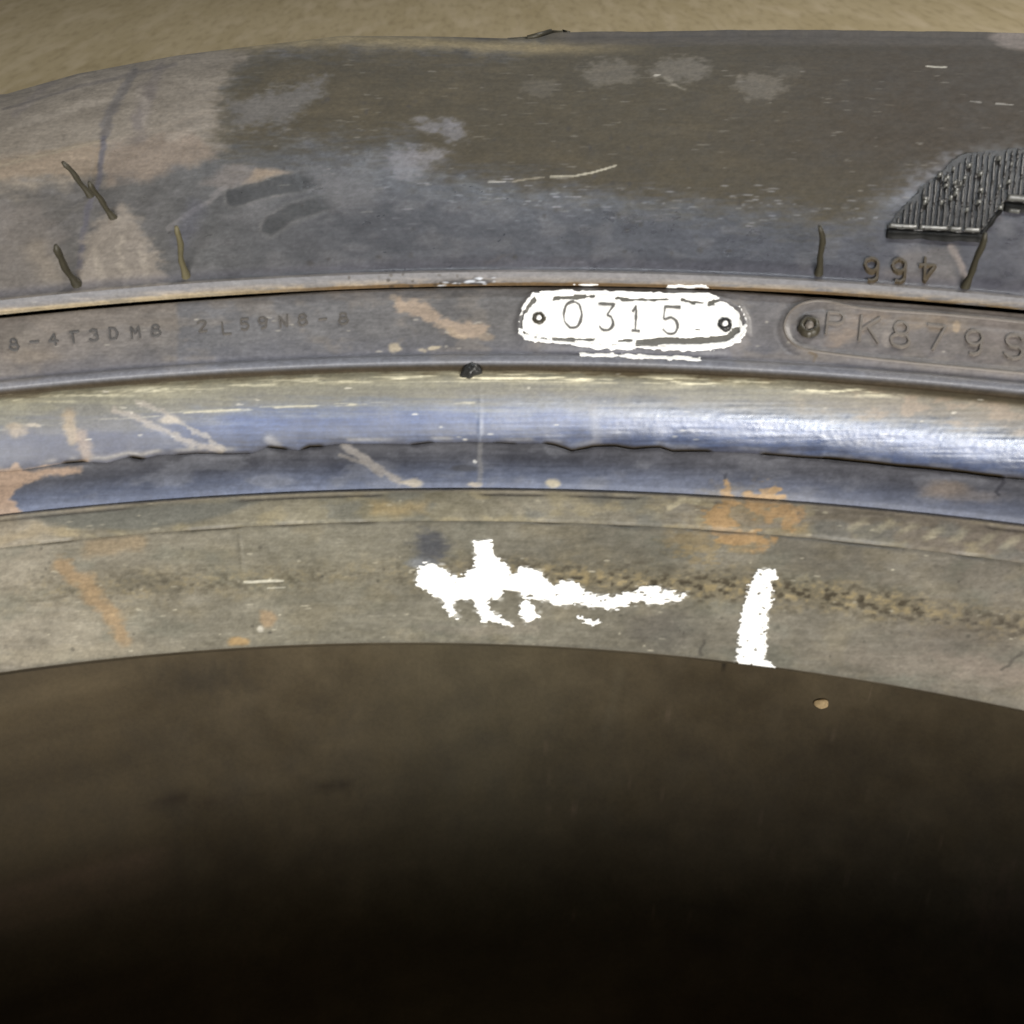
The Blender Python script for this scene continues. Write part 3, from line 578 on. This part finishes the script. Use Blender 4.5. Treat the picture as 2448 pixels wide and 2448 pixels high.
# inner liner, tread and the half that lies on the floor
def revolve(name, prof, mat, n=360, flip=False):
    a = np.linspace(0, 2*math.pi, n, endpoint=False); prof = np.asarray(prof)
    V = np.stack([prof[:, 0][:, None]*np.sin(a), prof[:, 0][:, None]*np.cos(a), prof[:, 1][:, None]+0*a], -1).reshape(-1, 3)
    f = grid_faces(len(prof), n, True)
    return link(name, V, f[:, ::-1] if flip else f, mat, tyre)
tr = np.linspace(0, 1, 150); THL = np.r_[np.linspace(TH0, TH1, 500), np.linspace(TH1, TH0+2*math.pi, 200)[1:-1]]
T2, H2 = np.meshgrid(tr, THL, indexing='ij'); t = T2.ravel(); th = H2.ravel()
P = surf0('inner_liner', th, t)
hn = .0012*fbm(th*40, t*30, 4, 12)*sstep(.02, .06, t)*(1-sstep(.94, .98, t))
P = P+normal0('inner_liner', th, t)*hn[:, None]
P[:len(THL)] = surf('bead_seat', THL, np.zeros(len(THL)))
u, v = uv_of('inner_liner', th, t); cvs = Canvas(u, v)
lc = np.tile(np.array([88., 77., 58.]), (len(u), 1)); lc *= (.86+.14*sstep(0, 900, u))[:, None]; lc += (fbm(u/300, v/200, 4, 14)*30+fbm(u/60, v/40, 5, 16)*20)[:, None]*np.array([1, .95, .85])
mixin(lc, sstep(.02, .3, fbm(u/180, v/90, 5, 18))*.35, (66, 58, 46)); mixin(lc, np.exp(-((u-1150)/330)**2)*.35, (92, 88, 70))
cvs.blob(lc, 150, 1660, 120, 40, (62, 54, 48), .7, .8, 40, 1); cvs.blob(lc, 820, 1880, 60, 14, (58, 50, 38), .7, .7, 20, .6); cvs.blob(lc, 500, 1620, 90, 30, (62, 56, 46), .5, .8, 40, 1)
cvs.line(lc, [(1480, 1600), (1465, 1680), (1450, 1760)], 12, (104, 96, 78), .3, .8, 10); cvs.blob(lc, 2380, 2170, 60, 70, (110, 92, 76), .6, .8, 40, 1.6); cvs.blob(lc, 420, 1915, 120, 10, (56, 46, 36), .5, .8, 20)
cvs.blob(lc, 1728, 1594, 7, 7, (30, 26, 20), .9); flecks(cvs, lc, 60, 1300, 2448, 1620, 2250, (120, 104, 86), .6, 3, 8, 4, 77)
liner = link('inner_liner', P, grid_faces(len(tr), len(THL), True)[:, ::-1], M_liner_attr if False else rubber('brown_liner_rubber', None, None, .3, .6, .25), tyre, attrs=(lin(np.clip(lc, 15, 220))/KEY*.96, np.full(len(u), .8)))
tread_prof = [(.4655, .2500), (.4700, .2400), (.4740, .228), (.4750, .205), (.4670, .203), (.4670, .195), (.4755, .193), (.4760, .150), (.4680, .148), (.4680, .140), (.4760, .138), (.4755, .098), (.4670, .096), (.4670, .088), (.4750, .086), (.4740, .062), (.4700, .052), (.4655, .0420)]
revolve('tread', tread_prof, M_tread, 360, False)
low = [(r, .292-z) for r, z in SEGP['sidewall'][::4]][::-1]
low[0] = (.4655, .0420)
lb = [(.3252, .0077), (.3263, .0105), (.3080, .0158), (.3073, .0288), (.3020, .0332), (.2969, .0362), (.2799, .0470)]
revolve('lower_sidewall', low[:-1]+[(.3252, .0077)], M_tread, 240)
revolve('lower_bead', lb, M_tread, 240)

# ---- patches of paint / plates laid on a surface
def patch(name, seg, box, mask, off, mat, parent, res=2.2, skirt=.0004):
    x0, y0, x1, y1 = box
    xs = np.linspace(x0, x1, 24); ys = np.linspace(y0, y1, 24)
    bu = np.r_[xs, xs, xs*0+x0, xs*0+x1]; bv = np.r_[ys*0+y0, ys*0+y1, ys, ys]
    th, t = inv(seg, bu, bv)
    a0, a1, b0, b1 = th.min(), th.max(), t.min(), t.max()
    L = SEGL[seg][-1]; mpp = .0001*res
    na = int((a1-a0)*.3/mpp)+2; nb_ = int((b1-b0)*L/mpp)+2
    A2, B2 = np.meshgrid(np.linspace(a0, a1, na), np.linspace(b0, b1, nb_)); th = A2.ravel(); t = B2.ravel()
    u, v = uv_of(seg, th, t)
    m = mask(u, v)
    f = grid_faces(nb_, na, False)
    keep = m[f].max(1) > 0
    f = f[keep]
    # pull outside vertices of border cells towards the outline
    gth = (th[f]*(m[f] > 0)).sum(1)/np.maximum((m[f] > 0).sum(1), 1); gt = (t[f]*(m[f] > 0)).sum(1)/np.maximum((m[f] > 0).sum(1), 1); gm = m[f].max(1)
    th2, t2 = th.copy(), t.copy()
    for k in range(4):
        i = f[:, k]; bad = m[i] <= 0; w_ = np.clip(-m[i]/(gm-m[i]+1e-9), 0, .95)
        th2[i[bad]] = (th[i]+(gth-th[i])*w_)[bad]; t2[i[bad]] = (t[i]+(gt-t[i])*w_)[bad]
    used, inv_ = np.unique(f, return_inverse=True); f = inv_.reshape(f.shape)
    th, t = th2[used], t2[used]; u, v = uv_of(seg, th, t)
    o_ = off(u, v) if callable(off) else np.full(len(u), off)
    top = surf(seg, th, t, o_)
    e = np.concatenate([f[:, [0, 1]], f[:, [1, 2]], f[:, [2, 3]], f[:, [3, 0]]])
    key = np.sort(e, 1); _, ix, cnt = np.unique(key, axis=0, return_index=True, return_counts=True)
    be = e[ix[cnt == 1]]
    bot = surf(seg, th, t, -np.full(len(u), skirt)); n = len(top)
    bv_, bi = np.unique(be, return_inverse=True); bi = bi.reshape(be.shape)
    V = np.vstack([top, bot[bv_]]); sk = np.stack([be[:, 1], be[:, 0], n+bi[:, 0], n+bi[:, 1]], 1)
    return link(name, V, np.vstack([f, sk]), mat, parent)
bits = crop([(880, 440), (900, 455), (940, 470), (975, 458)], 960, 1260, .4866)
def m_smear(u, v):
    d = np.maximum(d_poly(SM, u, v), 4-d_line(bits, u, v)); d = d+jag(u, v, 11, 101)
    d = np.minimum(d, np.maximum(9+0*u-14*sstep(.24-.13*sstep(1200, 1400, u), .36-.13*sstep(1200, 1400, u), fbm(u/12, v/6, 3, 104)), -20))
    return d
patch('paint_smear', 'bead_seat', (985, 1285, 1660, 1515), m_smear, lambda u, v: .00016+.00008*fbm(u/12, v/9, 3, 107), M_white, tyre, 1.25)
def m_stripe(u, v):
    d = d_poly(ST, u, v)+jag(u*1.6, v*1.3, 11, 111)+1
    return np.minimum(d, 9-20*sstep(.12, .24, fbm(u/10, v/5, 3, 114)))
patch('paint_stripe', 'bead_seat', (1740, 1350, 1865, 1605), m_stripe, lambda u, v: .00016+.00008*fbm(u/12, v/6, 3, 117), M_white, tyre, 1.25)

# ---- date plate with its white paint, four numerals and two screws
plate = patch('date_plate', 'rim_band', (1225, 690, 1800, 855), lambda u, v: d_poly(PLATE, u, v)-8, .0003, M_plate, tyre, 2.0, .0002)
def q1(pts): return crop(pts, 1200, 640, .3416)
GAPS = [(q1([(365, 230), (640, 216)]), 4.2), (q1([(800, 228), (960, 240), (1150, 234)]), 3.4), (q1([(1258, 240), (1330, 258), (1405, 260)]), 2.6), (q1([(1450, 265), (1520, 243), (1580, 250), (1630, 290), (1670, 330), (1690, 400)]), 5),
        (q1([(360, 512), (520, 516), (640, 516)]), 4.6), (q1([(820, 528), (900, 520)]), 4), (q1([(960, 540), (1100, 525), (1300, 524), (1500, 515), (1580, 500), (1640, 450)]), 9.5), (q1([(1360, 440), (1420, 450), (1480, 475)]), 1.6),
        (q1([(225, 240), (180, 300), (140, 360), (130, 430)]), 4.5), (q1([(150, 460), (200, 490), (320, 512)]), 2)]
def m_plate(u, v):
    d = d_poly(PLATE, u, v)+jag(u, v, 5, 121)+1
    for P, wd in GAPS: d = np.minimum(d, d_line(P, u, v)-wd+jag(u, v, 4, 124))
    for x, y, r in ((1290, 766, 13), (1733, 780, 16)):
        d = np.minimum(d, np.hypot(u-x, (v-y)*1.15)-r+jag(u, v, 8, 127))
    return d
paint = patch('white_paint', 'rim_band', (1225, 690, 1800, 855), m_plate, lambda u, v: np.where(d_poly(PLATE, u, v) > 8, .00046, .00018)+.00005*fbm(u/12, v/9, 3, 128), M_white, plate, 1.25, .0001)
patch('paint_streak', 'rim_band', (1375, 842, 1690, 868), lambda u, v: 4.6-d_line([(1390, 848), (1440, 851), (1520, 853), (1600, 858), (1672, 860)], u, v)+jag(u, v, 5, 131), .00014, M_white, tyre, 1.3, .0002)
patch('paint_streak', 'rim_ridge', (1590, 676, 1700, 694), lambda u, v: 3.6-d_line([(1600, 686), (1640, 684), (1690, 687)], u, v)+jag(u, v, 5, 132), .00014, M_white, tyre, 1.3, .0002)
patch('paint_streak', 'rim_ridge', (1360, 672, 1450, 690), lambda u, v: 1.8-d_line([(1370, 681), (1430, 682)], u, v)+jag(u, v, 3, 133), .0001, M_white, tyre, 1.3, .0002)

# ---- raised characters
ARC = lambda cx, cy, rx, ry, a0, a1, n=14: [(cx+rx*math.cos(math.radians(a0+(a1-a0)*i/n)), cy-ry*math.sin(math.radians(a0+(a1-a0)*i/n))) for i in range(n+1)]
GL = {'0': [ARC(.5, .5, .42, .5, 90, 450, 28)], '1': [[(.2, .2), (.5, 0), (.5, 1)], [(.2, 1), (.85, 1)]],
      '3': [[(.05, .02), (.9, .02), (.45, .42)]+ARC(.45, .71, .42, .29, 80, -150)], '3r': [ARC(.45, .26, .38, .26, 160, -80)+ARC(.45, .74, .44, .26, 80, -160)],
      '5': [[(.95, .02), (.15, .02), (.1, .45)]+ARC(.48, .70, .42, .30, 130, -150)],
      '8': [ARC(.5, .25, .34, .25, 0, 360, 20), ARC(.5, .74, .46, .26, 0, 360, 22)],
      '9': [ARC(.5, .3, .4, .3, 0, 360, 22), [(.9, .3), (.86, .7)]+ARC(.5, .72, .38, .28, 0, -110, 8)],
      '6': [ARC(.5, .7, .4, .3, 0, 360, 22), [(.1, .7), (.14, .3)]+ARC(.5, .28, .38, .28, 180, 70, 8)],
      '4': [[(.68, 1), (.68, 0), (.05, .68), (.98, .68)]], '7': [[(.05, .02), (.92, .02), (.4, 1)]],
      'P': [[(.1, 1), (.1, .02), (.5, .02)]+ARC(.55, .27, .38, .25, 90, -90, 10)+[(.1, .52)]], 'K': [[(.1, 0), (.1, 1)], [(.92, 0), (.14, .55)], [(.38, .4), (.95, 1)]],
      'S': [ARC(.5, .26, .4, .25, 30, 250, 12)+ARC(.5, .74, .42, .25, 80, -160, 14)], 'T': [[(.05, .02), (.95, .02)], [(.35, .02), (.35, 1)]],
      'D': [[(.1, 0), (.1, 1), (.4, 1)]+ARC(.4, .5, .5, .5, -90, 90, 14)+[(.1, 0)]], 'M': [[(.05, 1), (.05, 0), (.5, .6), (.95, 0), (.95, 1)]], '-': [[(.1, .5), (.9, .5)]],
      '2': [ARC(.5, .28, .4, .27, 170, -30, 10)+[(.08, .98), (.95, .98)]], 'L': [[(.1, 0), (.1, 1), (.9, 1)]], 'N': [[(.08, 1), (.08, 0), (.92, 1), (.92, 0)]]}
def ribbon(seg, px, wid, h, taper=.6, base=0.0):
    px = np.asarray(px, float); d = np.r_[0, np.cumsum(np.linalg.norm(np.diff(px, axis=0), axis=1))]
    n = max(int(d[-1]/3.5), 3); s = np.linspace(0, d[-1], n)
    p = np.stack([np.interp(s, d, px[:, 0]), np.interp(s, d, px[:, 1])], -1)
    tg = np.gradient(p, axis=0); tg /= np.linalg.norm(tg, axis=1, keepdims=True)+1e-9; nn = np.stack([-tg[:, 1], tg[:, 0]], -1)
    w0 = 5 if callable(wid) else wid; p[0] -= tg[0]*w0*.3; p[-1] += tg[-1]*w0*.3
    W = np.broadcast_to(np.asarray(wid(s/d[-1]) if callable(wid) else wid, float), s.shape)[:, None]
    rows = []
    for k, hh in ((.5, base-.0002), (.5*taper, h), (-.5*taper, h), (-.5, base-.0002)):
        q = p+nn*W*k; th, t = inv(seg, q[:, 0], q[:, 1]); rows.append(surf(seg, th, t, np.full(n, hh)))
    V = np.stack(rows, 1).reshape(-1, 3); F = []
    for i in range(n-1):
        for k in range(3): F.append((i*4+k, i*4+k+1, i*4+4+k+1, i*4+4+k))
    F.append((3, 2, 1, 0)); e_ = (n-1)*4; F.append((e_, e_+1, e_+2, e_+3))
    return V, F
def join(parts):
    V = []; F = []; n = 0
    for v_, f_ in parts:
        V.append(v_); F += [tuple(i+n for i in f) for f in f_]; n += len(v_)
    return np.vstack(V), F
def char(name, ch, seg, cx, cy, w_, h_, wid, hgt, mat, parent, rot=0.0, wob_=0.0, base=0.0, seed=0):
    r = np.random.default_rng(seed+len(ch)*7+int(cx)); ps = []
    for st in GL[ch]:
        q = []
        for x, y in st:
            X, Y = (x-.5)*w_+r.normal(0, wob_), (y-.5)*h_+r.normal(0, wob_)
            q.append((cx+X*math.cos(rot)-Y*math.sin(rot), cy+X*math.sin(rot)+Y*math.cos(rot)))
        ps.append(ribbon(seg, q, wid, hgt, .6, base))
    return link(name, *join(ps), mat, parent, smooth=False)
for ch, x, y, w_, h_ in (('0', 497, 345, 148, 186), ('3', 735, 362, 118, 186), ('1', 938, 370, 74, 178), ('5', 1182, 384, 128, 190)):
    char('numeral', ch, 'rim_band', 1200+x*.3416, 640+y*.3416, w_*.3416, h_*.3416, lambda s, ph=x: 6.6+2.4*np.sin(s*11+ph)+1.6*np.sin(s*29+ph*2), .00060, M_num, plate, .035, .7, .0003)
def screw(seg, x, y, r, parent, mats):
    """slotted-ring screw head: dark dished ring and a pale centre"""
    ps = []
    a = np.linspace(0, 2*math.pi, 28, endpoint=False); jr = 1+.04*np.sin(a*5+x)+.05*np.sin(a*9)
    V = []; prof = ((1.25, -.0003), (1.1, .0007), (.75, .0009), (.5, .0003), (.45, .0001))
    for k, hh in prof:
        q = np.stack([x+r*k*jr*np.cos(a), y+r*k*jr*.86*np.sin(a)], -1); th, t = inv(seg, q[:, 0], q[:, 1])
        V.append(surf0(seg, th, t)+normal0(seg, th, t)*hh)
    V = np.vstack(V); o = link('screw', V, grid_faces(len(prof), 28, True)[:, ::-1], mats[0], parent)
    V = []
    for k, hh in ((.5, -.0002), (.48, .0007), (.3, .0010), (.02, .0011)):
        q = np.stack([x+r*k*jr*np.cos(a), y+r*k*jr*.86*np.sin(a)], -1); th, t = inv(seg, q[:, 0], q[:, 1])
        V.append(surf0(seg, th, t)+normal0(seg, th, t)*hh)
    c_ = link('screw_centre', np.vstack(V), grid_faces(4, 28, True)[:, ::-1], mats[1], parent)
screw('rim_band', 1289, 766, 14, plate, (M_screw, M_white)); screw('rim_band', 1733, 780, 15, plate, (M_dark, M_white))
# moulded plate at the right edge
mould = link('mould_plate', *join([ribbon('rim_band', [(x, y) for x, y in MOULD if x < 2560]+[], 7, .00018, .5)]), M_mould, tyre)
for ch, x, y, w_, h_ in (('P', 1996, 774, 46, 54), ('K', 2078, 788, 52, 58), ('8', 2153, 801, 48, 58), ('7', 2238, 808, 46, 58), ('9', 2328, 820, 48, 56), ('S', 2424, 830, 50, 58)):
    char('letter' if ch.isalpha() else 'numeral', ch, 'rim_band', x, y, w_, h_, 8.5, .0003, M_mould, mould, .11, .5)
screw('rim_band', 1934, 783, 22, mould, (M_screw, M_mould))
# small moulded serial marks on the band, and the three digits upside down on the sidewall
for ch, x, y in zip('8-4T3DM8', (33, 82, 127, 178, 225, 272, 323, 372), (825, 818, 813, 807, 802, 799, 795, 791)):
    char('letter' if ch.isalpha() else 'numeral', '3r' if ch == '3' else ch, 'rim_band', x, y, 22, 26, 6.5, .00022, M_letterd, tyre, -.12, .6)
for ch, x, y in zip('2L59N8-8', (483, 541, 585, 628, 677, 723, 772, 821), (780, 786, 776, 772, 769, 765, 764, 762)):
    char('letter' if ch.isalpha() else 'numeral', ch, 'rim_band', x, y, 22, 26, 6, .0002, M_letterd2, tyre, -.1, .8)
for ch, x, y in (('6', 2083, 646), ('6', 2149, 648), ('4', 2217, 647)):
    char('numeral', ch, 'sidewall', x, y, 38, 50, 9.5, .0005, M_letterb, tyre, math.pi+.03, .6)

# ---- vent nubs: thin rubber hairs standing on the sidewall
def nub(base, tip, r0, mat, bend=.0):
    th, t = inv('sidewall', np.array([base[0]]), np.array([base[1]])); B = surf('sidewall', th, t)[0]; n = normal0('sidewall', th, t)[0]
    x = np.zeros(2)
    tx = np.array([math.cos(th[0]), -math.sin(th[0]), 0])
    f = lambda x: np.array([float(k) for k in proj(B+n*x[0]+tx*x[1])])-np.array(tip)
    for _ in range(8):
        J = np.stack([(f(x+[1e-5, 0])-f(x))/1e-5, (f(x+[0, 1e-5])-f(x))/1e-5], 1); x = x-np.linalg.solve(J, f(x))
    Tp = B+n*x[0]+tx*x[1]; V = []; F = []; m = 10; k = 8
    ax = (Tp-B)/np.linalg.norm(Tp-B); s1 = np.cross(ax, [0, 1, .3]); s1 /= np.linalg.norm(s1); s2 = np.cross(ax, s1)
    for i in range(m):
        q = i/(m-1); c_ = B+(Tp-B)*q-n*.0004*(1-q)+tx*(bend*math.sin(q*math.pi)+.00008*math.sin(q*7+base[0]))+s1*.00012*math.sin(q*11+base[1])
        rr = r0*(1.25-.5*min(q*5, 1) if q < .2 else .72+.08*math.sin(q*17+base[0]))*(1 if i < m-1 else .55)
        for j in range(k):
            a = 2*math.pi*j/k; V.append(c_+rr*(math.cos(a)*s1+math.sin(a)*s2))
    for i in range(m-1):
        for j in range(k): F.append((i*k+j, i*k+(j+1) % k, i*k+k+(j+1) % k, i*k+k+j))
    F.append(tuple(range((m-1)*k, m*k))); return link('vent_nub', V, F, mat, tyre)
nub((218, 468), (152, 386), .00066, M_nub); nub((270, 520), (212, 434), .00066, M_nub); nub((182, 676), (134, 585), .0008, M_nub, -.0004)
a_ = nub((443, 657), (424, 541), .00066, M_nubd, -.0002); a_['label'] = 'vent nub crusted with pale yellow dirt'
nub((1957, 650), (1962, 540), .00066, M_nub, .0003); nub((2308, 680), (2355, 558), .00066, M_nub, .0002)

# ---- hatched panel at the right edge
HP = [(2117, 552), (2345, 562), (2402, 486), (2620, 498), (2620, 352), (2448, 358), (2330, 370), (2288, 378), (2260, 405), (2193, 462)]
panel = patch('hatched_panel', 'sidewall', (2100, 345, 2600, 575), lambda u, v: d_poly(HP, u, v)+16*fbm(u/14, v/9, 4, 141), .0004, M_hatch, tyre, 2.2, .0003)
rr = np.random.default_rng(9)
for k in range(40):
    x = 2128+k*13.5
    # each rib runs from the lower edge towards the upper edge, leaning a little to the right
    col_ = []
    for q in np.linspace(0, 1, 60):
        y = 575-q*230; X = x+(575-y)*.10
        if d_poly(HP, np.array([X]), np.array([y]))[0] > 4 and X < 2580: col_.append((X, y))
    if len(col_) > 6:
        ps = []; i = 0
        while i < len(col_)-4:
            n_ = int(rr.integers(7, 20)); sg = col_[i:i+n_]; i += n_+int(rr.integers(0, 2))
            if len(sg) > 3: ps.append(ribbon('sidewall', [(a_+rr.normal(0, .5), b_) for a_, b_ in sg[:-1]], rr.uniform(6, 9), rr.uniform(.0006, .0009), rr.uniform(.4, .65), .0003))
        if ps: link('rib', *join(ps), M_hatch, panel)
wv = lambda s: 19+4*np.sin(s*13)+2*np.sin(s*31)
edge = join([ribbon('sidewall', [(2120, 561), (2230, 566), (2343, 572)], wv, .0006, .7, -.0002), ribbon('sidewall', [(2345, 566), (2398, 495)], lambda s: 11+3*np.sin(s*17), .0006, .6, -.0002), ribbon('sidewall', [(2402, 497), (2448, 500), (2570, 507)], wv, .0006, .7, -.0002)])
link('panel_shade_strip', *edge, M_wall_shade, panel)  # near-black strip: shade on the panel's front wall put into its colour
gl = []
for x0, x1 in ((2126, 2190), (2198, 2262), (2270, 2296), (2304, 2340)): gl.append(ribbon('sidewall', [(x0, 547+.05*(x0-2126)), ((x0+x1)/2, 547+.05*((x0+x1)/2-2126)+.6), (x1, 547+.05*(x1-2126))], 3.2, .0011, .6, .0002))
gl.append(ribbon('sidewall', [(2408, 482), (2448, 485), (2570, 491)], 4.5, .0014, .6, .0002)); gl.append(ribbon('sidewall', [(2412, 506), (2436, 509)], 4, .0006, .6, .0002))
for k in range(30):
    x, y = rr.uniform(2140, 2440), rr.uniform(372, 535)
    if d_poly(HP, np.array([x]), np.array([y]))[0] > -2: gl.append(ribbon('sidewall', [(x, y), (x+rr.uniform(5, 12), y+rr.uniform(-1, 2))], rr.uniform(1.8, 2.6), .0013, .6, .0006))
link('panel_glint', *join(gl), M_glint, panel)  # pale ribbons that draw highlights on the panel edge and ribs

# ---- dark strip added to draw the gap line between shoulder levels
def crest(u0):
    th0 = inv('sidewall', np.array([u0]), np.array([120.]))[0][0]; t_ = np.linspace(.45, .8, 80); th_ = np.full(80, th0)
    p = surf('sidewall', th_, t_); return p[np.argmin(proj(p)[1])]
def strip(us, rad):
    V = []; F = []
    for i, u0 in enumerate(us):
        c_ = crest(u0)
        for j in range(6):
            a = j*math.pi/3; V.append(c_+np.array([0, .6*rad[i]*math.cos(a), rad[i]*math.sin(a)+rad[i]*.3]))
    for i in range(len(us)-1):
        for j in range(6): F.append((i*6+j, i*6+(j+1) % 6, i*6+6+(j+1) % 6, i*6+6+j))
    return np.array(V), F
link('gap_line_strip', *join([strip([1230, 1254, 1275, 1296, 1316, 1328], [.0001, .0004, .0006, .0008, .0008, .0003]), strip([1342, 1352, 1363], [.0002, .0005, .0003])]), M_nub, tyre)

# ------------------------------------------------------------------ loose bits
def lump(name, P, n, size, mat, seed, flat=.7):
    import bmesh
    bm = bmesh.new(); bmesh.ops.create_icosphere(bm, subdivisions=3, radius=1); r = np.random.default_rng(seed); k = r.normal(size=(5, 3)); ph = r.uniform(0, 6, 5)
    for v_ in bm.verts:
        c_ = np.array(v_.co); s = 1+sum(.09*math.sin(float(k[i]@c_)*2.2+ph[i]) for i in range(5))
        v_.co = Vector((c_*s*np.array(size)).tolist())
    me = bpy.data.meshes.new(name); bm.to_mesh(me); bm.free()
    for p in me.polygons: p.use_smooth = (p.index % 3 > 0)
    me.materials.append(mat); o = bpy.data.objects.new(name, me); COL.objects.link(o)
    o.location = Vector((P+n*min(size)*flat).tolist()); o.rotation_euler = Vector(n.tolist()).to_track_quat('Z', 'Y').to_euler(); return o
th, t = inv('bead_heel', np.array([1127.]), np.array([886.])); P0 = surf('bead_heel', th, t)[0]; n0 = normal0('bead_heel', th, t)[0]
cr_ = lump('rubber_crumb', P0, n0, (.0016, .0011, .0012), M_dark, 3); cr_.rotation_euler.rotate_axis('Z', .5)
tag(cr_, 'tiny glossy black crumb lodged in the groove below the raised band', 'crumb')
th, t = inv('inner_liner', np.array([1964.]), np.array([1679.])); P0 = surf0('inner_liner', th, t)[0]; n0 = normal0('inner_liner', th, t)[0]
pb = lump('pebble', P0, n0, (.0021, .0018, .0013), M_silt, 5); tag(pb, 'small tan pebble lying on the dark inner lining below the bead', 'pebble')
